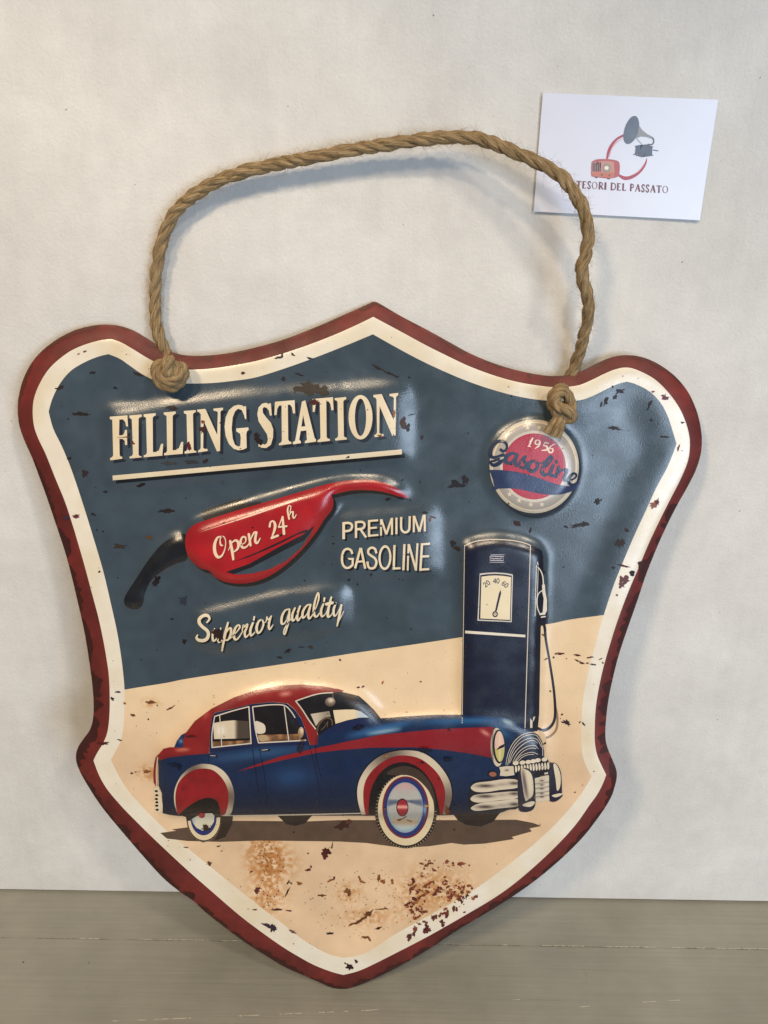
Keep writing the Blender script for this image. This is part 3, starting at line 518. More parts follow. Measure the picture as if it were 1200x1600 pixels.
def num(cx, cy, rot, strokes, s=.86):
    r = radians(rot); out = []
    for pts, wd, sm in strokes: out.append(stroke(ZM(*[(cx + s * (x * cos(r) - y * sin(r)), cy + s * (x * sin(r) + y * cos(r))) for x, y in pts]), wd / 6.667, sm, cap=False))
    return out
d0 = lambda ox: ([(ox + 15 * cos(t), 28 * sin(t)) for t in np.linspace(0, 2 * pi, 14)], 8, False)
d2 = lambda ox: ([(ox - 15, -14), (ox - 6, -28), (ox + 10, -24), (ox + 12, -8), (ox - 15, 25)], 8, True); d2b = lambda ox: ([(ox - 18, 26), (ox + 17, 26)], 8, False)
d4 = lambda ox: ([(ox + 8, 30), (ox + 8, -30)], 8, False); d4b = lambda ox: ([(ox + 8, -28), (ox - 17, 12)], 7, False); d4c = lambda ox: ([(ox - 19, 12), (ox + 18, 12)], 8, False); d6 = lambda ox: ([(ox + 12, -28), (ox - 6, -20), (ox - 15, 5), (ox - 6, 27), (ox + 10, 24), (ox + 13, 8), (ox, -2), (ox - 14, 8)], 8, True)
decal('dial_numbers', num(402, 545, -38, [d2(-21), d2b(-21), d0(21)]) + num(502, 515, 2, [d4(-20), d4b(-20), d4c(-20), d0(20)]) + num(594, 552, 38, [d6(-21), d0(20)]), (58, 56, 74), 5, pump, h=2)
decal('needle', [ZM((546,608),(553,642),(508,828),(488,828),(530,645)), ell(*ZM((490,861))[0], 4.3, 4.8, 0, 24)], (38, 40, 66), 5, pump, [ell(*ZM((490,861))[0], 2.4, 2.8, 0, 20)], h=2)
decal('needle_pin', ell(*ZM((488,858))[0], .9, 1.4, 0, 12), (40, 42, 66), 6, pump, h=2)
decal('pump_band', Z6((187,660),(563,686),(562,702),(186,677)), (228, 220, 204), 3, pump, h=2)
decal('nozzle_shadow', ZM((905,330),(990,250),(998,550),(1042,750),(1054,880),(1034,962),(975,985),(958,900),(905,880)), (22, 24, 40), 3, pump)
decal('pump_nozzle', [stroke(ZM((932,368),(965,412),(986,470),(993,550)), [1.2, 1.7, 1.9, 2.0]), ZM((978,555),(1008,553),(1012,620),(1030,720),(1030,822),(1010,868),(952,872),(952,856),(985,845),(996,700),(982,640)), stroke(ZM((988,612),(945,645),(925,710),(932,800),(958,862)), 1.5), stroke(ZM((972,893),(1012,887)), 2.0, False), stroke(ZM((920,350),(905,880)), .9, False), stroke(ZM((938,380),(926,790)), .8, False), stroke(ZM((930,320),(938,350)), 1.2, False)], (230, 220, 202), 4, pump, h=2)
hose = Z6((668,600),(684,640),(692,720),(716,860),(740,1020),(750,1150),(744,1222),(716,1266),(676,1284),(636,1268))
decal('hose_shadow', stroke(Z6((752,1140),(764,1210),(756,1280),(720,1320),(690,1332)), 3.6), (148, 120, 92), 1, pump)
decal('hose', stroke(hose, [4.6, 4.4, 3.8, 3.6, 3.8, 4.0, 4.2, 4.4, 4.4, 4.0]), (34, 28, 48), 2, pump)

# --- the car
TOPS = (26, 58, 112)
def hl(P, a, b_, wd):       # printed airbrush streak along a segment
    a, b_ = np.array(a, float), np.array(b_, float); d = b_ - a; t = np.clip(((P - a) @ d) / (d @ d), 0, 1); q = a + t[:, None] * d
    return (np.exp(-np.sum((P - q) ** 2, 1) / wd ** 2) * np.sin(pi * np.clip(t * .9 + .05, 0, 1)) ** .5)[:, None]
def lay(c, k, col): return c * (1 - k) + np.array(col, float) * k
def c_body(P):
    c = np.broadcast_to(np.array([17, 36, 70.]), (len(P), 3)); n = vnoise(P, 14, 40)[:, None]; c = c * (.94 + .12 * n)
    c = lay(c, .75 * np.clip((P[:, 1] - 1215) / 60, 0, 1)[:, None], (11, 16, 34))
    c = lay(c, .55 * hl(P, (330, 1187), (480, 1168), 9), (62, 104, 146)); c = lay(c, .5 * hl(P, (430, 1215), (480, 1213), 16), (44, 88, 136))
    c = lay(c, .8 * hl(P, (545, 1150), (650, 1126), 6), (52, 108, 160)); c = lay(c, .85 * hl(P, (575, 1147), (625, 1139), 3.2), (150, 180, 200)); c = lay(c, .8 * hl(P, (655, 1128), (790, 1124), 6), (40, 100, 150))
    c = lay(c, .9 * hl(P, (785, 1125), (803, 1132), 4), (170, 190, 190)); c = lay(c, .7 * hl(P, (770, 1135), (795, 1150), 7), (50, 110, 150)); c = lay(c, .8 * hl(P, (560, 1133), (630, 1121), 2.6), (16, 20, 40))
    c = lay(c, .7 * hl(P, (600, 1121), (800, 1119), 2), (20, 28, 60)); return c
carp = decal('car_picture', BODY, c_body, 3, sign)
tag(carp, 'blue and red vintage saloon car printed on the sign')
tyre_c = (38, 28, 26)
decal('ground_shadow', C1((105,862),(190,850),(165,843),(250,832),(500,797),(900,800)) + C2((0,712),(500,712),(850,710),(930,725),(972,740),(915,752),(926,766),(830,793),(840,803),(700,825),(600,830),(540,822),(430,838),(300,845),(130,822),(0,815)) + C1((900,906),(640,903),(430,910),(250,905),(140,892)), lambda P: np.array([84, 66, 54]) * (.92 + .16 * vnoise(P, 12, 41)[:, None]), 1, carp)
for p in (C1((730,766),(920,766),(880,810),(830,824),(780,815)), C2((550,686),(775,674),(740,720),(680,742),(610,735),(570,712))): decal('far_wheel', p, tyre_c, 2, carp)
def c_roof(P):
    c = np.broadcast_to(np.array([130, 31, 31.]), (len(P), 3)) * (.94 + .12 * vnoise(P, 12, 42)[:, None])
    c = lay(c, .8 * hl(P, (438, 1085), (454, 1083), 3.5), (235, 200, 180)); c = lay(c, .6 * hl(P, (275, 1172), (295, 1171), 2.5), (230, 170, 130)); c = lay(c, .5 * hl(P, (318, 1122), (326, 1112), 4), (200, 110, 100))
    c = lay(c, .45 * hl(P, (248, 1184), (330, 1179), 3), (80, 18, 24)); return lay(c, .35 * hl(P, (360, 1090), (500, 1078), 6), (168, 60, 50))
decal('roof', ROOF, c_roof, 4, carp)
decal('rear_glass', CA((300,263),(330,190),(380,125),(425,108),(402,180),(396,265)), lambda P: lay(np.broadcast_to(np.array([24, 46, 90.]), (len(P), 3)), .8 * hl(P, (282, 1160), (283, 1156), 3), (120, 160, 190)), 5, carp)
SUR = CB((50,772),(57,550),(78,400),(112,352),(300,312),(500,262),(700,243),(858,258),(938,323),(1008,422),(1058,562),(1082,650),(1096,688),(560,700))
decal('window_surround', SUR, (24, 33, 70), 5, carp)
def c_glass(P): return np.broadcast_to(np.array([24, 18, 20.]), (len(P), 3))
gw = CB((112,392),(300,335),(458,290),(480,668),(80,710)); fw = CB((502,290),(700,270),(830,280),(900,340),(960,430),(1010,520),(1050,620),(1050,642),(560,662),(530,520))
decal('side_window', gw, c_glass, 6, carp); decal('side_window', fw, c_glass, 6, carp)
def c_seat(P):
    c = np.broadcast_to(np.array([214, 198, 172.]), (len(P), 3)); c = lay(c, np.clip((P[:, 0] - 366) / 7, 0, .82)[:, None], (46, 36, 30)); c = lay(c, .9 * np.clip((378 - P[:, 0]) / 4, 0, 1)[:, None] * np.clip((P[:, 0] - 384) / 3, 0, 1)[:, None], (200, 190, 170)); return lay(c, .8 * blob(P, 345, 1142, 7, 8), (245, 238, 222))
decal('seat', CB((88,462),(200,440),(300,431),(455,440),(464,618),(100,626)), c_seat, 7, carp, h=.8)
decal('seat_base', [CB((85,652),(472,640),(474,666),(82,702)), CB((552,582),(982,574),(1004,630),(582,656))], lambda P: np.array([128, 92, 62]) * (.6 + .8 * vnoise(P, 6, 43)[:, None]), 7, carp)
decal('head_rest', [catmull(CB((524,445),(590,455),(630,490),(625,560),(542,562)), 4)], (216, 204, 184), 7, carp)
decal('seat_back', [catmull(CB((560,590),(640,585),(668,630),(580,650)), 3)], (178, 152, 116), 8, carp)
FR = (214, 203, 186)
decal('window_frame', [stroke(CB((106,390),(300,330),(462,288)), 1.7), stroke(CB((462,288),(484,672)), 1.8, False), stroke(CB((484,670),(78,712)), 1.8, False), stroke(CB((78,712),(78,560),(106,390)), 1.5, True), stroke(CB((158,380),(180,700)), 1.3, False)], FR, 9, carp, h=2)
decal('window_frame', [stroke(CB((500,290),(560,282),(700,268),(832,276),(900,338),(940,400)), 1.7), stroke(CB((500,290),(528,520),(562,664)), 1.7), stroke(CB((562,664),(1052,638)), 1.8, False), stroke(CB((830,290),(876,636)), 1.5, False)], FR, 9, carp, h=2)
decal('door_mirror', [ell(*CB((1002,556))[0], 4.6, 8.6, 4, 24), stroke(CB((985,622),(1015,640),(1045,630)), 2.4)], lambda P: lay(np.broadcast_to(np.array([140, 112, 84.]), (len(P), 3)), blob(P, 471.5, 1141, 3, 6), (232, 212, 180)), 10, carp, h=1)
def c_ws(P):
    c = np.broadcast_to(np.array([22, 18, 20.]), (len(P), 3)); c = lay(c, .55 * hl(P, (540, 1090), (572, 1112), 7), (104, 94, 86)); c = lay(c, .5 * hl(P, (535, 1084), (560, 1090), 5), (120, 108, 90)); return lay(c, .5 * hl(P, (575, 1104), (592, 1122), 3), (190, 176, 156))
decal('windscreen', WSCREEN, c_ws, 5, carp, h=1)
decal('cabin_light', [CC((236,366),(430,336),(446,392),(385,402),(330,440),(292,492))], lambda P: lay(np.broadcast_to(np.array([196, 182, 160.]), (len(P), 3)), np.clip((P[:, 0] - 495) / 22, 0, .6)[:, None], (120, 110, 96)), 6, carp, h=1)
decal('cabin_light', [CC((470,327),(600,320),(690,320),(760,340),(842,402),(740,405),(620,430),(496,468))], lambda P: lay(np.broadcast_to(np.array([226, 206, 170.]), (len(P), 3)), np.clip((P[:, 0] - 553) / 14, 0, .9)[:, None], (172, 190, 206)), 6, carp, h=1)
decal('dashboard', CC((318,590),(400,532),(500,474),(620,434),(740,410),(850,425),(880,470),(700,490),(560,530),(450,560)), lambda P: lay(np.broadcast_to(np.array([22, 34, 74.]), (len(P), 3)), .6 * hl(P, (575, 1122), (590, 1133), 3), (120, 140, 180)), 6, carp, h=1)
decal('windscreen_frame', [stroke(CC((466,144),(330,154),(200,189),(82,231)), 1.7), stroke(CC((82,231),(150,320),(220,430),(288,520)), 1.8)], FR, 7, carp, h=2)
decal('steering_wheel', [stroke(CC((306,540),(320,480),(370,420),(420,405),(458,430),(462,478)), [2.2, 2.4, 2.6, 2.6, 2.4, 2.0]), stroke(CC((345,530),(380,500),(415,445)), 1.4), stroke(CC((410,500),(416,440)), 1.0, False)], (96, 76, 58), 8, carp, h=2)
decal('rear_view_mirror', [ell(*CC((440,240))[0], 8.2, 7.0, 0, 28), stroke(CC((468,150),(468,196)), 1.3, False)], lambda P: lay(np.broadcast_to(np.array([92, 76, 64.]), (len(P), 3)), blob(P, 517, 1094, 5.5, 4.5), (226, 212, 190)), 7, carp, h=1)
STR = C1((515,532),(600,500),(750,450),(940,405),(1060,381)) + C2((0,340),(200,300),(450,275),(600,267),(742,262),(736,300),(736,412),(640,392),(500,372),(350,360),(150,362),(0,374)) + C1((950,430),(760,470),(620,505))
decal('side_stripe', STR, lambda P: lay(lay(np.broadcast_to(np.array([132, 26, 34.]), (len(P), 3)), .7 * hl(P, (752, 1141), (764, 1149), 3), (236, 190, 170)), .4 * np.clip((P[:, 1] - 1160) / 22, 0, 1)[:, None] * np.clip((P[:, 0] - 660) / 60, 0, 1)[:, None], (90, 16, 28)), 4, carp)
for p in [stroke(C1((598,408),(620,560),(640,720)), 1.0), stroke(C1((635,408),(665,560),(672,720)), .9), stroke(C1((905,392),(945,560),(960,700)), 1.0), stroke(C1((975,310),(945,350),(938,440),(965,560)), 1.1), stroke(C1((362,440),(365,480)), .9, False)]: decal('door_line', p, (14, 18, 44), 5, carp, h=2)
for p in [stroke(C1((370,448),(388,447),(408,452)), [1.2, 2.2, 3.0]), stroke(C1((645,420),(665,418),(688,416)), [1.6, 2.4, 3.4])]: decal('door_handle', p, (30, 22, 26), 6, carp, h=2)
for p in [stroke(C1((374,445),(400,446)), .9, False), stroke(C1((650,416),(680,412)), 1.0, False)]: decal('handle_glint', p, (200, 190, 180), 7, carp, h=2)
decal('sill_trim', stroke(C1((440,768),(700,765),(1195,754)), [1.2, 2.0, 1.6]), (206, 192, 168), 4, carp, h=2)
def c_chrome(cx, cy): 
    def f(P):
        a = np.arctan2(P[:, 1] - cy, P[:, 0] - cx); k = (.5 + .5 * np.sin(a * 3 + 1.2))[:, None] ** 2; return lay(np.broadcast_to(np.array([206, 192, 168.]), (len(P), 3)), .8 * k, (84, 70, 62))
    return f
arch_o = CDz((105,790),(65,640),(60,500),(100,370),(190,240),(320,140),(460,95),(600,82),(750,100),(880,170),(990,280),(1070,410),(1100,540),(1090,650),(1040,790))
arch_i = CDz((1000,790),(1025,640),(1020,500),(960,360),(860,250),(740,170),(600,140),(460,150),(330,215),(220,310),(150,420),(125,540),(130,680),(150,790))
arch_k = CDz((970,790),(945,640),(900,480),(800,330),(680,240),(560,212),(430,240),(330,310),(250,420),(205,540),(185,680),(185,790))
def opn(P): return catmull(P, 4, False)
decal('arch_edge', np.vstack([opn(CDz((98,795),(52,640),(47,500),(88,365),(182,228),(315,126),(458,80),(600,68),(755,85),(888,158),(1000,270),(1082,405),(1113,540),(1103,655),(1052,795)))]), (15, 16, 32), 4, carp)
decal('wheel_arch', opn(arch_o), c_chrome(635, 1245), 5, carp, h=.8)
decal('arch_skirt', opn(arch_i), lambda P: np.array([132, 22, 28]) * (.92 + .16 * vnoise(P, 10, 44)[:, None]), 6, carp)
decal('wheel_well', opn(arch_k), (18, 14, 16), 7, carp)
fc = CDz((595,750))[0]; rot_e = 0
fwheel = decal('front_wheel', ell(*fc, 48.2, 58.4, 0, 72), tyre_c, 8, carp)
tk = []
for i in range(66):
    a = 2 * pi * i / 66
    if -100 < (math.degrees(a) if a < pi else math.degrees(a) - 360) < -5 and True: continue
    x1, y1 = fc[0] + 44.9 * cos(a), fc[1] + 56.2 * sin(a); x2, y2 = fc[0] + 47.4 * cos(a), fc[1] + 58.6 * sin(a); tk.append(stroke([(x1, y1), (x2, y2)], .95, False, cap=False))
decal('tread_marks', tk, (168, 150, 124), 9, carp, h=2)
decal('white_wall', ell(*CDz((595,738))[0], 43.9, 55.5, 0, 72), (214, 196, 160), 9, carp)
decal('tyre_shade', catmull(CDz((545,350),(440,352),(380,330),(470,270),(600,250),(740,300),(850,420),(905,560),(912,660),(880,600),(840,520),(770,440),(700,385),(620,355)), 3), (62, 48, 40), 10, carp)
decal('rim_band', ell(*CDz((590,708))[0], 36.1, 48.6, 0, 64), (112, 24, 38), 11, carp)
decal('rim_band', ell(*CDz((590,708))[0], 33.4, 46.0, 0, 64), lambda P: lay(np.broadcast_to(np.array([34, 46, 104.]), (len(P), 3)), .8 * blob(P, 664, 1265, 2.5, 9), (150, 190, 210)), 12, carp, h=.8)
def c_hub(P):
    c = np.broadcast_to(np.array([176, 174, 168.]), (len(P), 3)); y = P[:, 1:2]; x = P[:, 0:1]; hx, hy = CDz((585, 708))[0]
    c = lay(c, .75 * np.exp(-((y - (hy - 33)) / 7) ** 2), (196, 150, 150)); c = lay(c, np.clip(.9 - ((y - (hy - 9 + .12 * np.abs(x - hx))) / (1.5 + .22 * np.abs(x - hx))) ** 2, 0, .85), (74, 84, 110))
    c = lay(c, .5 * np.exp(-((y - (hy + 24)) / 5) ** 2), (150, 112, 66)); c = lay(c, .6 * np.exp(-((y - (hy + 35)) / 4) ** 2), (160, 186, 190)); r = np.sqrt(((x - hx) / 28.3) ** 2 + ((y - hy) / 39.4) ** 2); return lay(c, np.clip((r - .88) * 6, 0, .7), (120, 150, 170))
decal('hub_cap', ell(*CDz((585,708))[0], 28.3, 39.4, 0, 56), c_hub, 13, carp, h=.7)
decal('hub', ell(*CDz((555,705))[0], 9.4, 14.0, 0, 32), (42, 18, 24), 14, carp)
decal('hub_centre', ell(*CDz((556,705))[0], 7.9, 12.4, 0, 32), lambda P: lay(np.broadcast_to(np.array([150, 34, 46.]), (len(P), 3)), .9 * np.exp(-((P[:, 1:2] - 1261) / 3) ** 2), (240, 176, 160)), 15, carp, h=.6)
ra_o = CA((345,1012),(305,900),(298,780),(320,680),(380,570),(470,490),(570,450),(650,445),(750,465),(850,530),(920,630),(960,760),(955,880),(920,1000),(835,1014))
ra_i = CA((340,1000),(320,900),(315,780),(345,660),(420,570),(520,510),(620,495),(720,510),(800,570),(860,650),(895,750),(895,870),(870,980),(835,1012)) + CA((810,1000),(800,920),(770,850),(690,815),(590,835),(500,880),(420,940),(365,992))
decal('wheel_arch', opn(ra_o), c_chrome(317, 1240), 4, carp, h=.8)
decal('wheel_well', CA((345,1005),(420,930),(500,870),(590,825),(690,805),(780,840),(815,920),(822,1012),(700,1030),(430,1030)), (20, 14, 14), 5, carp)
decal('arch_skirt', np.vstack([catmull(ra_i[:14], 3, False), catmull(ra_i[14:], 3, False)]), lambda P: np.array([132, 22, 28]) * (.92 + .16 * vnoise(P, 10, 45)[:, None]), 6, carp)
rw = decal('rear_wheel', CA((425,1000),(600,950),(812,1000),(814,1080),(800,1170),(740,1265),(620,1312),(520,1275),(452,1160)), tyre_c, 6, carp)
decal('tyre_side', CA((816,1020),(946,1018),(940,1100),(862,1252),(745,1290),(800,1180),(815,1080)), (46, 34, 28), 5, carp)
decal('white_wall', ell(*CA((628,1048))[0], 25.3, 33.6, 0, 40, -4, 174), (214, 196, 160), 7, carp)
decal('rim_band', ell(*CA((624,1036))[0], 20.3, 27.6, 0, 40, -2, 176), (38, 44, 100), 8, carp)
decal('hub_cap', CA((492,1050),(560,1012),(650,985),(715,982),(745,1010),(738,1080),(702,1140),(610,1178),(545,1145),(508,1095)), lambda P: lay(np.broadcast_to(np.array([206, 200, 178.]), (len(P), 3)), .6 * np.clip((306 - P[:, 0]) / 6, 0, 1)[:, None], (110, 140, 160)), 9, carp, h=.8)
decal('hub', ell(*CA((606,1006))[0], 5.2, 4.6, 0, 24), (150, 34, 44), 10, carp)
tk = []
rc = CA((628,1048))[0]
for i in range(30):
    a = radians(12 + 150 * i / 29); tk.append(stroke([(rc[0] + 26 * cos(a), rc[1] + 34.6 * sin(a)), (rc[0] + 27.6 * cos(a), rc[1] + 36.6 * sin(a))], .8, False, cap=False))
decal('tread_marks', tk, (150, 130, 106), 7, carp, h=2)
decal('tail_fin', CA((125,340),(95,375),(78,450),(70,560),(72,650),(90,685),(114,690),(108,600),(108,450),(122,380)), (128, 30, 34), 4, carp)
decal('tail_trim', stroke(CA((117,375),(103,520),(105,684)), 1.6), (218, 196, 168), 5, carp, h=2)
decal('rear_bumper', CA((75,720),(100,695),(132,690),(136,728),(158,755),(165,840),(173,900),(172,972),(80,982),(95,905),(75,862),(92,800),(75,762)), (222, 208, 180), 5, carp)
decal('bumper_shade', [ell(*q, 2.6, 1.9, 0, 14) for q in CA((102,745),(108,790),(104,832),(108,868),(108,905),(112,950))], (36, 28, 28), 6, carp, h=2)
# front end
CH = (208, 195, 172)
decal('headlight', ell(*CE((378,312))[0], 10.2, 30.2, -2, 44), lambda P: lay(np.broadcast_to(np.array(CH, float), (len(P), 3)), .6 * np.exp(-((P[:, 0:1] - 769.5) / 1.6) ** 2), (40, 30, 34)), 6, carp, h=.8)
decal('headlight_ring', ell(*CE((395,305))[0], 9.6, 26.4, -2, 44), (28, 22, 30), 7, carp)
decal('headlight_glass', ell(*CE((402,302))[0], 7.6, 24.0, -2, 40), lambda P: lay(lay(np.broadcast_to(np.array([222, 186, 166.]), (len(P), 3)), np.clip((P[:, 1:2] - 1168) / 3, 0, 1), (190, 180, 112)), .5 * np.exp(-((P[:, 0:1] - 781) / 1.6) ** 2), (240, 224, 196)), 8, carp, h=.8)
decal('headlight_slash', CE((368,342),(400,300),(452,274),(450,308),(400,328)), (34, 26, 28), 9, carp)
decal('headlight', catmull(CE((805,152),(850,145),(882,205),(892,280),(872,400),(852,385),(840,250)), 3), (206, 178, 140), 2, carp)
decal('headlight_slash', CE((852,280),(885,258),(888,278),(858,290)), (40, 28, 28), 4, carp)
decal('grille', catmull(CE((484,500),(472,400),(520,280),(600,190),(720,152),(800,180),(840,260),(856,400),(830,440),(560,470)), 3), (26, 28, 50), 5, carp)
arcs = [[(468,500),(490,380),(550,260),(640,182),(740,157),(800,178)], [(486,500),(508,390),(562,285),(645,205),(740,180),(790,195)], [(500,480),(524,395),(575,305),(655,240),(740,216),(800,240),(838,310)], [(512,470),(545,395),(600,322),(675,265),(748,240),(800,270)], [(540,465),(580,390),(640,330),(710,298),(770,295),(805,330)], [(552,470),(600,405),(650,355),(720,322),(780,325)], [(572,460),(620,405),(690,372),(750,365),(800,385)], [(590,462),(640,415),(700,390),(760,385)], [(790,190),(835,260),(850,330),(852,400)]]
decal('grille_bars', [stroke(CE(*a), [.7, .9, 1.05, 1.05, .9, .6][:len(a)] if len(a) == 6 else .9) for a in arcs], (206, 196, 180), 6, carp, h=2)
decal('bumper_bed', CE((535,475),(900,428),(916,460),(916,600),(590,640),(560,640),(600,560),(560,580)), (24, 22, 36), 7, carp)
decal('bumper_teeth', [ell(*q, 4.6, 3.2, -8, 18) for q in CE((570,476),(640,470),(700,464),(752,456),(800,446),(870,438))] + [catmull(CE((570 + i * 30.5 - 8, 515 - i * 3.2), (570 + i * 30.5 + 6, 505 - i * 3.2), (570 + i * 30.5 + 16, 552 - i * 2.6), (570 + i * 30.5 - 2, 572 - i * 2.6)), 3) for i in range(12)], (220, 206, 182), 8, carp, h=2)
decal('number_plate_light', [CE((398,518),(470,508),(546,506),(556,600),(470,612),(405,606),(412,560)), CE((868,578),(905,570),(906,590),(870,596))], lambda P: lay(np.broadcast_to(np.array(CH, float), (len(P), 3)), .8 * blob(P, 792, 1203.5, 3, 1.5), (70, 54, 50)), 8, carp, h=.7)
decal('marker_lamp', ell(*CE((330,594))[0], 8.2, 5.6, 5, 24), (26, 20, 30), 6, carp); decal('marker_glass', ell(*CE((332,592))[0], 5.8, 3.8, 5, 20), (150, 96, 76), 7, carp)
bl = [CE((105,722),(160,682),(300,665),(460,641),(594,655),(594,730),(400,755),(280,775),(170,776),(115,752)), CE((100,842),(150,806),(300,790),(594,770),(597,838),(400,862),(200,886),(120,872)), CE((105,937),(200,892),(400,867),(600,850),(606,920),(400,945),(200,970),(130,966))]
decal('bumper_back', catmull(CE((90,790),(110,700),(160,668),(460,628),(600,640),(620,930),(400,960),(150,980),(92,940)), 3), (26, 22, 34), 7, carp)
def c_blade(P):
    c = np.broadcast_to(np.array(CH, float), (len(P), 3))
    for y in (720, 828, 938):
        for x, ww, s in ((255, 90, .9), (560, 55, .85), (430, 60, .25)): q = CE((x, y - (x - 255) * .09))[0]; c = lay(c, s * blob(P, q[0], q[1], ww / 6.67, 2.6), (58, 44, 44))
    return c
for p in bl: decal('bumper_blade', catmull(p, 3), c_blade, 8, carp, h=.6)
decal('bumper_blade', CE((768,632),(910,602),(926,640),(932,862),(780,882)), lambda P: lay(np.broadcast_to(np.array(CH, float), (len(P), 3)), .75 * sum(blob(P, *CE((845, y))[0], 3.2, 1.3) for y in (665, 710, 750, 800, 835)) + .45 * sum(np.exp(-((P[:, 1:2] - (1120 + (y - (P[:, 0:1] - 847) * 1.0) / 6.667)) / .9) ** 2) for y in (690, 738, 786, 826)), (52, 40, 40)), 8, carp, h=.6)
decal('overrider', catmull(CE((598,570),(625,532),(700,530),(745,580),(765,680),(768,830),(776,900),(750,960),(690,985),(620,980),(600,940),(590,800),(590,640)), 3), (34, 30, 48), 9, carp)
decal('overrider_shine', [catmull(CE((622,542),(665,536),(722,572),(750,660),(750,800),(702,850),(668,858),(640,700)), 3), catmull(CE((636,912),(735,872),(770,890),(720,932)), 3)], lambda P: lay(np.broadcast_to(np.array([214, 200, 174.]), (len(P), 3)), .8 * hl(P, CE((645, 560))[0], CE((690, 840))[0], 3.0), (66, 48, 50)), 10, carp, h=.7)
decal('overrider', catmull(CE((920,505),(950,475),(1000,490),(1040,570),(1050,700),(1052,790),(1056,820),(1000,870),(940,878),(920,830)), 3), (34, 30, 48), 9, carp)
decal('overrider_shine', [catmull(CE((962,490),(1000,502),(1036,600),(1032,720),(1000,762),(986,650)), 3), catmull(CE((946,812),(1030,790),(1055,802),(990,832)), 3)], (216, 202, 176), 10, carp, h=.8)
decal('bonnet_badge', [CE((722,12),(745,40),(744,112),(720,112)), CE((752,0),(775,-10),(762,30),(748,48))], (214, 204, 186), 5, carp, h=2)

# --- rust, chips and scuffs printed over everything
FV, FF, FC = [], [], []
CARZ = [np.asarray(BODY), np.asarray(ROOF), np.asarray(WSCREEN), np.asarray(SUR), np.array(ell(*fc, 50, 60)), np.asarray(CA((400,1000),(830,1000),(820,1330),(420,1330))), np.asarray(CE((60,480),(1100,420),(1100,900),(700,1010),(60,1010)))]
MIDZ = [np.asarray(PUMP), np.array(er(1.05)), np.asarray(nz_poly)]
def height_of(P):
    P = np.asarray(P)
    return 16.6 if any(inside(P, z).any() for z in CARZ) else 7.6 if any(inside(P, z).any() for z in MIDZ) else 3.0
def fleck(x, y, rx, ry, ang=0, col=(42, 30, 28), jag=.6, n=None):
    n = n or max(7, min(18, int(6 + (rx + ry) * .9))); r = radians(ang); a0 = random.random() * 6; P = [(x, y)]
    for i in range(n):
        a = a0 + 2 * pi * i / n; k = random.uniform(1 - jag, 1 + jag * .5); u_, v_ = rx * k * cos(a), ry * k * sin(a); P.append((x + u_ * cos(r) - v_ * sin(r), y + u_ * sin(r) + v_ * cos(r)))
    uv = on_sign(np.array(P))
    if not inside(uv[:1], uvOUT)[0]: return
    b0 = len(FV); wv = samp(H, uv) + (height_of(P) + random.random() * 1.2) * EPS; c = lin(np.clip(np.array(col) * random.uniform(.68, 1.0), 0, 255))
    FV.extend(np.column_stack([uv, wv])); FC.extend([c] * (n + 1))
    for i in range(n): 
        a, b_, c_ = b0, b0 + 1 + i, b0 + 1 + (i + 1) % n; FF.append((a, c_, b_))
BK, MR, RU, PU = (44, 32, 32), (98, 38, 40), (142, 82, 44), (62, 46, 66)
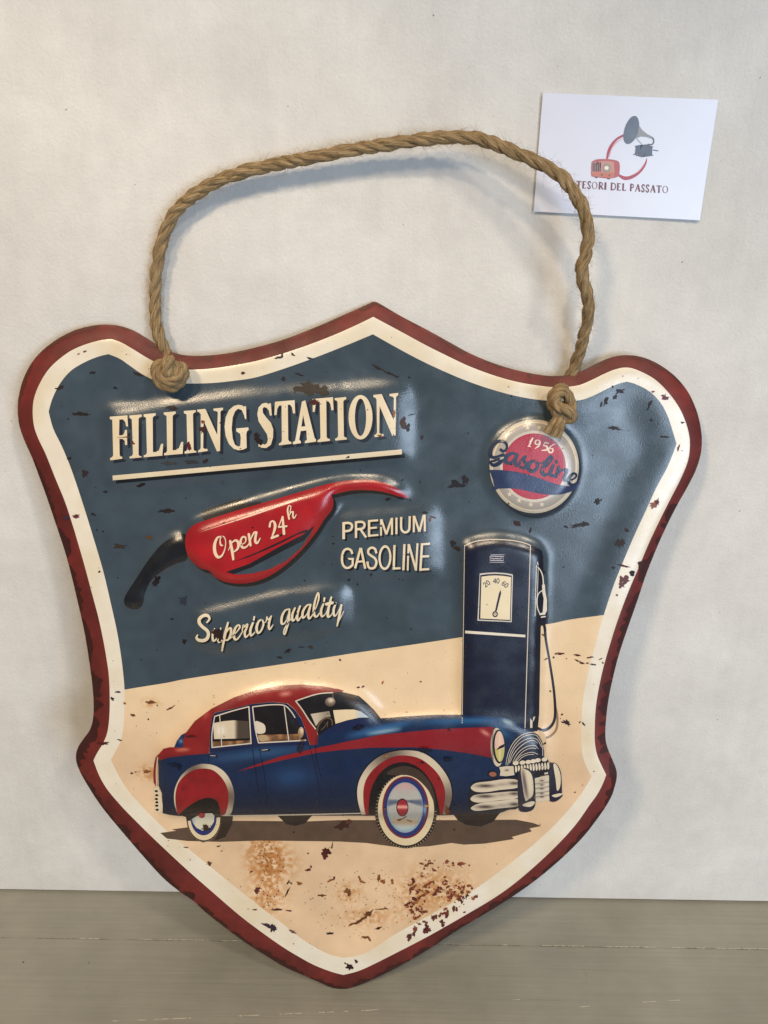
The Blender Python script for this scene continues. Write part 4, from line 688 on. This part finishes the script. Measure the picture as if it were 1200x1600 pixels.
flk = [(128,647,14,3.6,0,BK),(145,582,6,2,0,BK),(180,606,5,2,10,BK),(270,637,11,4,0,BK),(93,606,8,2.5,-20,BK),(215,584,9,2.5,10,BK),(133,740,5,6,0,BK),(260,798,12,3.5,0,BK),(220,758,8,2,-20,BK),(145,803,4,2,30,BK),(165,768,4,2,0,BK),(108,716,4,2,0,BK),
 (483,607,22,10,8,(54,42,32)),(500,610,14,9,0,(58,46,36)),(491,628,8,4.5,0,MR),(590,574,10,2.6,25,BK),(607,583,9,2.2,22,BK),(619,588,5,2,20,BK),(443,592,5,3,0,BK),(468,585,7,1.4,20,BK),(630,660,5,9,0,(70,48,40)),(636,668,5,7,0,BK),(643,648,9,1,-15,BK),(659,684,3,4,0,PU),(402,685,5.5,8,0,BK),(408,690,4,5,0,BK),(713,757,14,6.5,0,(34,28,34)),(726,751,6,7,0,(34,28,34)),
 (969,611,9,4,-20,PU),(961,621,6,3,-40,PU),(947,627,3,8,20,BK),(957,604,2,2,0,BK),(940,631,2,5,15,BK),(1038,620,7,5,20,(110,58,70)),(1020,612,3,2,0,MR),(1015,632,9,2.6,-60,BK),(959,669,13,2.6,10,BK),(1039,683,7,1.6,5,BK),(1060,700,1.6,6,15,MR),(1067,660,3,2,0,MR),(808,817,5.5,5,0,(66,30,34)),(812,820,4,4,0,(66,30,34)),(829,828,2,4.5,20,BK),(903,821,15,3,-10,BK),(914,818,8,4,0,BK),(884,823,4,3,0,BK),(934,784,7,4,-30,BK),(979,828,4,4,0,(60,34,40)),(968,849,8,7,0,(66,52,48)),(959,887,3,2.5,0,BK),(1022,788,8,5,-30,(150,92,72)),(1027,784,4,6,0,MR),(976,884,11,1.8,12,MR),(987,896,5,4,0,BK),(976,906,9,8,20,(128,78,78)),(971,913,5,6,0,(128,78,78)),(964,930,2,2,0,MR),
 (434,559,8,1.6,-10,BK),(441,556,2,5,20,BK),(458,554,5,1.6,30,BK),(485,560,6,1.8,15,BK),(380,583,3,3,0,MR),(123,553,3,1.2,-30,MR),(133,549,3,1.6,-20,MR),(105,808,6,3.5,0,PU),(119,807,8,3.5,-5,(104,48,56)),(146,804,4,1.6,20,BK),(187,854,11,5,0,(70,56,42)),(232,840,6,3,0,(104,74,40)),(176,1092,3,3.6,0,BK),(184,1081,6,1.3,0,BK),(195,1099,3,2,0,(150,80,30)),(207,1117,4,2,15,(110,70,40)),(235,1097,7,2.6,0,(150,98,56)),(232,1124,2,2,0,BK),(160,1161,10,2.6,0,(90,36,36)),(187,1156,4,1.4,20,BK),(246,905,5,6,0,(38,22,26)),(242,912,5,4,0,(38,22,26)),(155,893,2,1.5,0,BK),
 (708,849,6,6,0,(40,30,28)),(714,856,6,4,30,(60,44,30)),(665,801,5,3,0,BK),(676,808,7,1.6,20,(110,66,48)),(672,812,2,4,20,(110,66,48)),(606,780,5,2,-30,BK),(545,906,3,2,0,BK),(580,898,1.3,3,20,BK),(485,1011,5,4,0,(60,54,44)),(471,1011,5,1,0,BK),(287,937,7.5,7.5,0,(44,50,62)),(341,991,8,8.5,20,(48,30,26)),(345,996,6,6,0,(40,24,22)),(337,986,5,5,0,(60,36,28)),(450,1017,6,2.4,-25,BK),(437,1027,5,1.5,10,BK),(288,1002,3,4,0,BK),
 (885,1129,8.5,4,30,(48,34,42)),(906,1128,3,1.3,-30,BK),(912,1131,4,1.3,50,BK),(876,1021,6,2,5,MR),(865,1027,2,1.6,0,MR),(854,1029,4,1.2,-30,MR),(869,1021,3,1,-30,MR),(902,1024,6,1.6,10,MR),(922,1027,6,1.6,0,(76,40,50)),(902,1032,5,1.3,20,MR),(910,1036,4,1.6,10,MR),(918,1036,3,1.3,0,MR),(927,1038,6,1.6,5,(76,40,50)),(939,1029,4,1.2,-30,MR),(942,1036,2.4,1.6,40,MR),(885,1029,1.3,1,0,BK),
 (229,1205,6,4,0,(150,92,44)),(236,1097,7,2,0,RU),(267,1106,9,1.3,-28,MR),(272,1194,9,2.4,10,(18,22,44)),(281,1197,3,5,-30,(18,22,44)),(298,1149,10,1.8,0,(80,22,26)),(510,1331,8.5,7,-30,(86,34,30)),(507,1337,5,5,0,(86,34,30)),(519,1322,1,6,10,BK),(449,1394,1.4,12,24,(52,28,24)),(455,1380,4,1.2,40,BK),(450,1379,1.3,5,30,BK),(543,1392,5,4,0,(150,96,54)),(546,1397,4,5,0,RU),(503,1399,8,2,0,(120,70,40)),(468,1380,5,3,20,RU),(482,1359,6,2,-20,MR),(486,1354,2,3,0,MR),(517,1375,6,2,-20,RU),(522,1372,2,3,0,MR),(566,1378,6,2.4,20,RU),(562,1373,2,5,-20,RU),(592,1372,3,6,0,RU),(598,1377,4,4,0,RU),(613,1377,3,5,0,RU),(515,1458,6,2,0,BK),(571,1464,8,2.4,-5,RU),(577,1467,2,5,-40,RU),(552,1443,12,2,-15,RU),(575,1428,10,4,-40,(128,78,46)),(563,1438,10,2.4,-30,(128,78,46)),(597,1420,12,1,-4,(108,72,40)),(603,1419,5,1.2,40,(108,72,40)),(592,1450,7,1.8,-15,(66,36,26)),(546,1510,5.5,6.5,20,(54,28,36)),(540,1505,4,1.8,30,(54,28,36)),(557,1502,2.6,4,-30,(60,32,36)),(427,1450,7,7,0,PU),(420,1447,7,2.6,25,PU),(413,1444,6,1.8,20,PU),(457,1455,6,2,20,(150,96,92)),(433,1421,9,1.7,3,(84,44,50)),(452,1423,7,1.5,5,(84,44,50)),(398,1421,4,1.8,0,BK),(402,1390,5,6,0,(96,44,40)),(328,1349,3,4,-40,(90,60,40)),(342,1322,4,1,-10,BK),(291,1324,4,1,0,BK),(560,1074,3,1.6,0,MR),(567,1072,3,2,-30,(110,76,80)),(598,1066,2,4,20,(180,100,50)),(657,1065,2,1,0,BK),(295,696,4,5,0,MR),(317,672,5,6,0,(84,44,40)),(296,701,3,4,0,MR),(197,683,1,12,88,(120,90,70)),(208,692,3,3,0,RU),(317,659,3,2.5,0,(150,70,60)),(594,681,4,2.4,0,(160,92,60)),(616,645,3,7,0,(176,120,88)),(300,722,14,3,0,(62,64,62)),(265,724,12,3,0,(62,64,62)),(322,720,5,3,-20,BK),(665,1170,10,4,10,(20,24,44)),(700,1185,10,3,0,(18,22,44)),(535,1290,12,7,0,(64,36,30)),(545,1283,9,3,0,(110,60,44)),(322,1292,6.5,5.5,-20,(62,44,34)),(470,1168,5,9,25,(40,34,54)),(560,1135,9,4,-20,(18,20,40)),(660,1190,4,2,0,(18,20,44)),(625,1279,5,1.4,-12,(150,92,50)),(640,1281,6,1.2,20,(140,88,50)),(632,1276,4,1,-40,(150,92,50)),(699,1265,4,7,0,(120,66,40)),(604,1180,4,2,10,(190,130,70)),(666,1257,4,2,0,(190,150,110))]
for f in flk: fleck(*f)
# pale brown speckle drifts
def drift(cx, cy, rx, ry, n, s, cols, ang=0):
    for _ in range(n):
        a = random.random() * 2 * pi; k = random.random() ** .6; fleck(cx + rx * k * cos(a), cy + ry * k * sin(a), random.uniform(.5, 1.5) * s, random.uniform(.4, 1.0) * s, random.uniform(-40, 40) + ang, random.choice(cols), .6)
RB = [(142, 74, 44), (126, 58, 40), (112, 48, 40), (158, 92, 54)]
for cx, cy, rx, ry, n in ((655, 1398, 15, 36, 44), (690, 1388, 40, 15, 46), (672, 1352, 18, 9, 18), (712, 1350, 22, 8, 16), (648, 1425, 16, 22, 28), (720, 1396, 26, 13, 26), (690, 1400, 60, 45, 50)): (drift(cx, cy, rx, ry, n // 2, 3.3, RB), drift(cx, cy, rx, ry, n // 2, 1.3, RB))
for x, y in ((641, 1465), (664, 1455), (679, 1435), (700, 1427), (711, 1418), (722, 1405), (668, 1449), (648, 1455), (690, 1444)):
    for _ in range(4): fleck(x + random.uniform(-3, 3), y + random.uniform(-5, 5), random.uniform(1.5, 4), random.uniform(2, 5), random.uniform(-20, 20), random.choice([(104, 44, 46), (88, 36, 40), (120, 60, 50)]), .55)
drift(415, 1335, 20, 26, 90, 1.1, [(176, 112, 52), (150, 90, 40), (190, 130, 70)]); drift(430, 1352, 22, 16, 50, 1.1, [(170, 106, 50), (150, 90, 40)]); drift(420, 1395, 22, 26, 40, 1.2, [(160, 98, 50), (120, 60, 40)])
drift(560, 1410, 90, 55, 130, .9, [(140, 84, 50), (110, 60, 40), (170, 120, 80)]); drift(300, 1250, 80, 70, 0, .8, RB)
for _ in range(240):
    x, y = random.uniform(70, 1050), random.uniform(560, 1500); uv = on_sign(np.array([(x, y)]))
    if inside(uv, uvFLD)[0]:
        s = random.choice([.5, .6, .8, 1.1, 1.5]); low = y > 1085 - (x - 195) * .15
        fleck(x, y, s * random.uniform(.8, 2.2), s, random.uniform(-40, 40), random.choice([(120, 78, 50), (84, 50, 40), (60, 40, 36)]) if low else (36, 34, 36), .5)
for _ in range(16): 
    i = random.randrange(len(WHTp)); p = (WHTp[i] + FLDp[int(i * len(FLDp) / len(WHTp)) % len(FLDp)]) / 2; fleck(p[0], p[1], random.uniform(.7, 1.6), random.uniform(.6, 1.2), 0, (110, 70, 60))
rf = link('rust_flecks', np.array(FV) / 1000, FF, M_FLECK, sign, np.array(FC), smooth=True); rf['kind'] = 'stuff'
# dark worn scallops along the red rim
SVv, SF, SC = [], [], []
Pm = resample(uvOUT, .8); nP = len(Pm); tn = np.roll(Pm, -1, 0) - np.roll(Pm, 1, 0); tn /= np.linalg.norm(tn, axis=1)[:, None]; inn = np.stack([tn[:, 1], -tn[:, 0]], 1)
if not inside(Pm[:1] + inn[:1] * 3, uvOUT)[0]: inn = -inn
i = 0
while i < nP:
    L = random.choice([5, 8, 12, 18, 26, 40, 55]); gap = random.randint(0, 6); low = px_of(Pm[i % nP][None])[0][1] > 760; dep = random.uniform(2.6, 8.0) if low else random.uniform(.8, 3.0)
    if not low: gap += 10
    b0 = len(SVv); prof = 0; wv_ = np.interp(np.arange(L + 1), np.linspace(0, L, max(3, L // 3)), rng.uniform(.35, 1.15, max(3, L // 3)))
    for k in range(L + 1):
        t = k / L; q = Pm[(i + k) % nP]; nv = inn[(i + k) % nP]; prof = dep * (max(0, sin(pi * t)) ** .4) * wv_[k] * random.uniform(.92, 1.06) + .06
        for m in range(4): SVv.append(np.append(q + nv * (.15 + prof * m / 3), 0)); SC.append(lin(np.array([60, 25, 23])) if low else lin(np.array([84, 42, 33])))
    for k in range(L):
        for m in range(3): a = b0 + 4 * k + m; SF.append((a, a + 4, a + 5, a + 1))
    i += L + gap
SVv = np.array(SVv); SVv[:, 2] = samp(H, SVv[:, :2]) + 2.2 * EPS
red = [o for o in sign.children if o.name == 'red_border'][0]
_a, _b, _c = (SVv[i_, :2] for i_ in SF[0][:3])
if np.cross(_b - _a, _c - _a) < 0: SF = [f[::-1] for f in SF]
ws = link('worn_edge', SVv / 1000, SF, M_RIM, red, np.array(SC), nrm(SVv[:, :2])); ws['kind'] = 'stuff'
#@@ROPE
# ============================================================ THE JUTE ROPE
SMi = SM.inverted()
def to_local(P): R = np.array(SMi.to_3x3()); t = np.array(SMi.translation); return P @ R.T + t
def frames(C):
    T = np.gradient(C, axis=0); T /= np.linalg.norm(T, axis=1)[:, None]; N = np.zeros_like(C); n = np.cross(T[0], [0.31, .9, .2]); n /= np.linalg.norm(n)
    for i in range(len(C)): n = n - T[i] * (n @ T[i]); n /= np.linalg.norm(n); N[i] = n
    return T, N, np.cross(T, N)
def tube(C, R, sides, uvs=None, close=True, ridge=None):
    T, N, B = frames(C); V, F, U = [], [], []; s = np.concatenate([[0], np.cumsum(np.linalg.norm(np.diff(C, axis=0), axis=1))])
    for i in range(len(C)):
        for k in range(sides + 1):
            a = 2 * pi * k / sides; V.append(C[i] + R[i] * (1 if ridge is None else ridge[i, k % sides]) * (N[i] * cos(a) + B[i] * sin(a))); U.append((s[i] * 1.0, k / sides))
    m = sides + 1
    for i in range(len(C) - 1):
        for k in range(sides): F.append((i * m + k, i * m + k + 1, (i + 1) * m + k + 1, (i + 1) * m + k))
    if close: F += [tuple(range(sides - 1, -1, -1)), tuple((len(C) - 1) * m + k for k in range(sides))]
    return V, F, U
def rope_mesh(C, rad, pitch, seed, splay=0.0, ends=(1, 1)):
    """three twisted strands round a centre line; returns verts, faces, uvs and the strand axes"""
    r = np.random.default_rng(seed); C = resample(C, .0009, False); T, N, B = frames(C); s = np.concatenate([[0], np.cumsum(np.linalg.norm(np.diff(C, axis=0), axis=1))])
    V, F, U, axes = [], [], [], []
    wob = np.interp(s, np.linspace(0, s[-1], max(4, int(s[-1] / .012))), r.normal(0, 1, max(4, int(s[-1] / .012))))
    for j in range(3):
        ph = 2 * pi * s / pitch + 2 * pi * j / 3 + wob * .55; lump = np.interp(s, np.linspace(0, s[-1], max(4, int(s[-1] / .004))), r.normal(1, .08, max(4, int(s[-1] / .004))))
        hr = rad * .44 * (1 + splay * np.clip((s - s[-1] * .55) / (s[-1] * .45), 0, 1)); A = C + hr[:, None] * (N * np.cos(ph)[:, None] + B * np.sin(ph)[:, None])
        R = rad * .60 * lump; nk = max(4, int(s[-1] / .006)); rg = np.stack([np.interp(s, np.linspace(0, s[-1], nk), r.normal(1, .10, nk)) for _ in range(15)], 1) * r.normal(1, .035, (len(s), 15)); v, f, u = tube(A, R, 15, ridge=rg); b0 = len(V); V += v; F += [tuple(b0 + i for i in q) for q in f]; U += [(a * 14 + j * 3.3, b_ * .5 + j * .37) for a, b_ in u]; axes.append(A)
    return V, F, U, axes
def fuzz(axes, rad, n, lmin, lmax, seed, r0=.00007):
    r = np.random.default_rng(seed); V, F = [], []
    for _ in range(n):
        A = axes[r.integers(len(axes))]; i = r.integers(2, len(A) - 3); t = A[i + 1] - A[i - 1]; t /= np.linalg.norm(t); d = r.normal(size=3); d -= t * (d @ t); d /= np.linalg.norm(d)
        L = r.uniform(lmin, lmax); p = A[i] + d * rad * .5; dirn = t * r.uniform(.3, 1.2) * r.choice([-1, 1]) + d * r.uniform(.25, .8); dirn /= np.linalg.norm(dirn); curl = r.normal(size=3) * .35; P = [p]
        for k in range(5): P.append(P[-1] + dirn * L / 5); dirn = dirn + curl * .35; dirn /= np.linalg.norm(dirn)
        v, f, _ = tube(np.array(P), np.linspace(r0, r0 * .4, 6), 3); b0 = len(V); V += v; F += [tuple(b0 + q for q in g) for g in f]
    return V, F
RP = [(268,590,.0075),(266,572,.006),(260,552,.0055),(249,526,.006),(243,496.7,.007),(242.7,463,.007),(244.3,430,.0075),(249.3,393,.008),(258,363,.0085),(273.3,333,.0095),(296.7,310,.0105),(323,291.7,.011),(353,278,.0115),(386.7,266.7,.012),(433,256,.0125),(483,247,.013),(533,237,.0135),(583,229,.014),(640,221,.0155),(701,214.8,.0175),(741.8,215.8,.019),(775.6,225.6,.021),(812.7,240.8,.023),(846.4,257,.0245),(876.8,277,.026),(900.5,306,.0265),(914,336,.026),(919,369,.0255),(914.5,399,.025),(909,419.7,.025),(911.5,441,.0235),(918,467,.021),(919,494,.018),(912.3,524,.0135),(905.5,551,.0095),(896.5,577,.0065),(884,600,.006),(880,618,.0095)]
RC = np.array([at_y(p[:2], -(p[2] if p[0] > 880 or p[1] > 520 else max(.0046, p[2] * np.interp(p[0], [240, 700, 880], [.66, .74, 1.0]))))[0] for p in RP]); RC = catmull(to_local(RC), 8, False)
RAD = .0031
V, F, U, axes = rope_mesh(RC, RAD, .028, 5)
rope = link('hanging_rope', V, F, M_JUTE, sign, uv=U); tag(rope, 'twisted brown jute rope knotted through the top of the sign')
fv, ff = fuzz(axes, RAD, 1900, .002, .008, 8, .00007); fz = link('loose_fibres', fv, ff, M_FIBRE, rope); fz['kind'] = 'stuff'
def local_at(px, wmm): uv = uv_at([px], wmm)[0]; return np.array([uv[0], uv[1], wmm]) / 1000
def knot(name, pts, rad, pitch, seed, splay=0, tail=None):
    C = catmull(np.array([local_at((x, y), wmm) for x, y, wmm in pts]), 10, False); V, F, U, ax = rope_mesh(C, rad, pitch, seed)
    if tail:
        for j, t in enumerate(tail):
            C2 = catmull(np.array([local_at((x, y), wmm) for x, y, wmm in t]), 8, False); r = np.random.default_rng(seed + j)
            n = len(C2); v, f, u = tube(C2, rad * .56 * np.linspace(1.0, 1.12, n) * (1 + .06 * r.normal(size=n)), 10); b0 = len(V); V += v; F += [tuple(b0 + i for i in q) for q in f]; U += [(a * 14, b_ * .5) for a, b_ in u]; ax.append(C2)
    k = link(name, V, F, M_JUTE, rope, uv=U); return k, ax
k1, a1 = knot('knot', [(268,590,-4),(262,576,5),(250,571,8),(244,584,8.5),(252,599,9),(268,604,9.5),(282,596,9.5),(287,582,8.5),(280,572,7.5),(268,574,7),(256,575,10),(254,588,12),(266,595,13),(278,588,12.5),(276,576,10.5),(268,573,11.5),(263,584,14),(262,570,14.5),(264,558,13)], .0030, .017, 21)
k2, a2 = knot('knot', [(880,612,-3),(880,606,3),(872,609,8),(864,619,9),(863,634,8),(872,645,7.5),(884,648,8),(892,640,8),(889,622,9),(879,612,11),(869,617,12.5),(867,629,12.5),(876,637,13.5),(889,643,12),(895,651,9),(888,655,7),(878,650,7)], .0029, .017, 22,
    tail=[[(876,642,9),(868,654,9.2),(860,666,9.0),(853,677,9.0)], [(879,644,9.5),(875,658,10.4),(869,671,10.2),(864,682,9.6)], [(882,646,8.5),(880,659,9.2),(876,672,9.0),(871,683,8.8)]])
for k, ax, sd in ((k1, a1, 31), (k2, a2, 32)):
    fv, ff = fuzz(ax, .0029, 160, .002, .005, sd, .00005); z_ = link('loose_fibres', fv, ff, M_FIBRE, k); z_['kind'] = 'stuff'
    z_.parent = rope

# ============================================================ THE BUSINESS CARD ON THE WALL
KC = [(847.7,145.2),(1121.3,156.1),(1092.5,344.1),(833.3,330.5)]
kc = at_y(KC, -.0006); ko = kc.mean(0); ex = kc[1] - kc[0]; ex /= np.linalg.norm(ex); ny = np.array([0, -1., 0]); ez = np.cross(ny, ex)
card = bpy.data.objects.new('business_card', None); scene.collection.objects.link(card)
KM = Matrix(((ex[0], ez[0], 0, ko[0]), (ex[1], ez[1], -1, ko[1]), (ex[2], ez[2], 0, ko[2]), (0, 0, 0, 1))); card.matrix_world = KM
tag(card, 'white business card with gramophone and radio logo fixed to the wall', 'business card')
def k_uv(P): q = at_y(P, -.0006) - ko; return np.stack([q @ ex, q @ ez], 1) * 1000
def warp(uv): x = uv[:, 0] / 42.5; y = uv[:, 1] / 27.5; return .35 + .55 * (x ** 2) * .6 + .35 * np.clip(y, -1, 1) ** 2
cq = k_uv(KC); nn = 16; CV, CF, CN = [], [], []
for sd, off in ((1, 0.0), (0, -.32)):
    b0 = len(CV)
    for j in range(nn + 1):
        for i in range(nn + 1):
            a, b_ = i / nn, j / nn; p = (cq[0] * (1 - a) + cq[1] * a) * (1 - b_) + (cq[3] * (1 - a) + cq[2] * a) * b_; CV.append((p[0] / 1000, p[1] / 1000, (warp(p[None])[0] + off) / 1000))
    for j in range(nn):
        for i in range(nn): q = b0 + j * (nn + 1) + i; f = (q, q + nn + 1, q + nn + 2, q + 1); CF.append(f if sd else f[::-1])
rim_i = [i for i in range(nn + 1)] + [j * (nn + 1) + nn for j in range(1, nn + 1)] + [nn * (nn + 1) + i for i in range(nn - 1, -1, -1)] + [j * (nn + 1) for j in range(nn - 1, 0, -1)]; h2 = (nn + 1) ** 2
CF += [(rim_i[k], rim_i[(k + 1) % len(rim_i)], rim_i[(k + 1) % len(rim_i)] + h2, rim_i[k] + h2) for k in range(len(rim_i))]
link('card_sheet', CV, CF, M_CARD, card, smooth=False)
def kprint(name, polys, col, layer, parent=card, holes=()):
    if np.ndim(polys[0][0]) == 0: polys = [polys]
    conv = lambda p: k_uv(resample(np.asarray(p, float), 3)); Vk, Fk = cdt([conv(p) for p in polys], 3.0, [conv(p) for p in holes]); u, Fk = compact(Vk, Fk); Vk = Vk[u]
    pxs = at_y_px(Vk); c = lin(np.clip(col(pxs), 0, 255)) if callable(col) else np.broadcast_to(lin(col), (len(Vk), 3))
    return link(name, np.column_stack([Vk, warp(Vk) + .05 * layer]) / 1000, Fk, M_INK, parent, c)
def at_y_px(uv): q = ko + (uv[:, :1] * ex + uv[:, 1:2] * ez) / 1000 - CAM; z = q @ _f; return np.stack([600 + FPX * (q @ CR) / z, 800 - FPX * (q @ CU) / z], 1)
RK = (172, 62, 78)
kprint('ring_logo', [stroke(ZKB((512,332),(430,378),(365,450),(325,535),(305,628)), [3.6, 3.8, 4.2, 4.4, 3.2]), stroke(ZKB((440,822),(520,866),(600,858),(690,806),(755,735),(790,670),(802,622)), [3.0, 5.6, 5.4, 4.6, 4.0, 2.6, 1.0])], RK, 1)
kprint('ring_glint', [stroke(ZKB((492,376),(420,425),(362,500),(336,600)), [.8, 1.6, 1.2, .8]), stroke(ZKB((640,820),(710,770),(770,690)), [.5, 1.0, .6])], (222, 160, 172), 2)
gram = kprint('gramophone_logo', catmull(ZKB((655,90),(690,120),(706,190),(696,280),(660,370),(610,425),(565,441),(530,425),(508,370),(515,280),(545,190),(600,110)), 3), lambda P: lay(np.broadcast_to(np.array([92, 102, 120.]), (len(P), 3)), .5 * blob(P, 990, 212, 10, 10), (120, 128, 142)), 2)
kprint('horn_throat', [ZKB((702,205),(740,262),(800,312),(870,350),(892,372),(862,374),(800,352),(730,346),(665,368),(690,300))], (146, 148, 150), 3, gram)
kprint('tone_arm', [stroke(ZKB((872,362),(888,400),(870,445),(815,446)), 2.2), stroke(ZKB((672,372),(736,440)), .8, False)], (100, 104, 118), 3, gram)
kprint('gramophone_box', [ZKB((650,465),(720,450),(800,446),(886,476),(870,490),(868,570),(886,585),(740,606),(630,572),(655,556),(662,482)), stroke(ZKB((880,515),(940,526)), 1.4, False)], (80, 88, 108), 3, gram)
rad_ = kprint('radio_logo', catmull(ZKB((120,660),(180,632),(300,628),(420,645),(462,685),(460,800),(436,850),(330,870),(150,850),(108,830),(108,700)), 3), (178, 88, 88), 3)
kprint('radio_front', catmull(ZKB((128,672),(250,655),(372,662),(392,700),(392,850),(330,862),(150,845),(112,822),(114,705)), 3), lambda P: lay(np.broadcast_to(np.array([198, 140, 122.]), (len(P), 3)), np.clip((P[:, 1] - 268) / 3, 0, .8)[:, None], (196, 106, 84)), 4, rad_)
kprint('radio_grille', [ZKB((124 + i * 22, 678 - i * 2), (138 + i * 22, 676 - i * 2), (136 + i * 22, 786), (122 + i * 22, 784)) for i in range(5)], (46, 50, 72), 5, rad_)
kprint('radio_dial', ell(*ZKB((300,740))[0], 6.6, 7.6, 0, 28), (158, 140, 128), 5, rad_); kprint('radio_dial_light', ell(*ZKB((298,740))[0], 3.4, 3.0, 0, 20), (240, 232, 214), 6, rad_)
kprint('radio_knobs', [ell(*q, 1.8, 1.8, 0, 14) for q in ZKB((240,825),(335,832))], (140, 96, 60), 6, rad_); kprint('radio_feet', [ell(*q, 2.6, 1.1, 0, 12) for q in ZKB((170,858),(325,874))], (70, 50, 52), 2, rad_)
# stroke letters with small serifs, unit square, y up
SG = {'T': ([((.5,0),(.5,1),.16),((.05,.97),(.95,.97),.08),((.06,.97),(.06,.8),.06),((.94,.97),(.94,.8),.06),((.32,.02),(.68,.02),.06)], .78), 'E': ([((.25,0),(.25,1),.17),((.05,.97),(.85,.97),.07),((.25,.52),(.7,.52),.07),((.05,.03),(.9,.03),.07),((.86,.97),(.86,.82),.05),((.9,.03),(.9,.2),.05)], .68),
 'I': ([((.5,0),(.5,1),.2),((.2,.98),(.8,.98),.06),((.2,.02),(.8,.02),.06)], .42), 'L': ([((.28,0),(.28,1),.17),((.06,.98),(.52,.98),.06),((.06,.03),(.92,.03),.07),((.92,.03),(.92,.22),.05)], .66), 'A': ([((.12,0),(.5,1),.08),((.5,1),(.88,0),.17),((.26,.36),(.72,.36),.07),((0,.02),(.26,.02),.06),((.72,.02),(1,.02),.06)], .84)}
def serif(txt, p0, p1, cap, gapx=.12):
    p0, p1 = np.array(p0), np.array(p1); out, holes = [], []; W = {'O': .88, 'S': .56, 'R': .76, 'D': .86, 'P': .68, ' ': .30}; ws_ = [(SG[c][1] if c in SG else W[c]) for c in txt]; tot = sum(ws_) + gapx * (len(txt) - 1); x = 0; d = p1 - p0; up = np.array([d[1], -d[0]]) / np.linalg.norm(d) * cap
    f = lambda q, w_: p0 + d * ((x + q[0] * w_) / tot) + up * q[1]; cs = np.linalg.norm(up)
    for c, w_ in zip(txt, ws_):
        S_ = []
        if c in SG: S_ = [([a, b_], wd, False) for a, b_, wd in SG[c][0]]
        elif c == 'O': t = np.linspace(0, 2 * pi, 22, endpoint=False); out.append(np.array([f((.5 + .5 * cos(a), .5 + .52 * sin(a)), w_) for a in t])); holes.append(np.array([f((.5 + .33 * cos(a + .1), .5 + .45 * sin(a)), w_) for a in t]))
        elif c == 'S': S_ = [([(.85,.78),(.7,.97),(.4,.98),(.18,.8),(.3,.6),(.65,.42),(.82,.22),(.6,.02),(.3,.02),(.12,.24)], .12, True)]
        elif c in 'RP':
            S_ = [([(.25,0),(.25,1)], .16, False), ([(.08,.97),(.5,.97),(.78,.85),(.78,.6),(.5,.47),(.25,.47)], .10, True), ([(.06,.02),(.46,.02)], .06, False)]
            if c == 'R': S_.append(([(.45,.48),(.98,.02)], .14, False))
        elif c == 'D': S_ = [([(.22,0),(.22,1)], .16, False), ([(.06,.97),(.5,.97),(.85,.8),(.93,.5),(.85,.2),(.5,.03),(.06,.03)], .10, True)]
        for pts, wd, sm in S_: out.append(stroke([f(p, w_) for p in pts], wd * cs * 1.5, sm, cap=False))
        x += w_ + gapx
    return out, holes
lt, lh = serif('I TESORI DEL PASSATO', *ZK((262,612),(836,645)), 11.2)
kprint('shop_lettering', lt, (112, 52, 56), 1, card, lh)
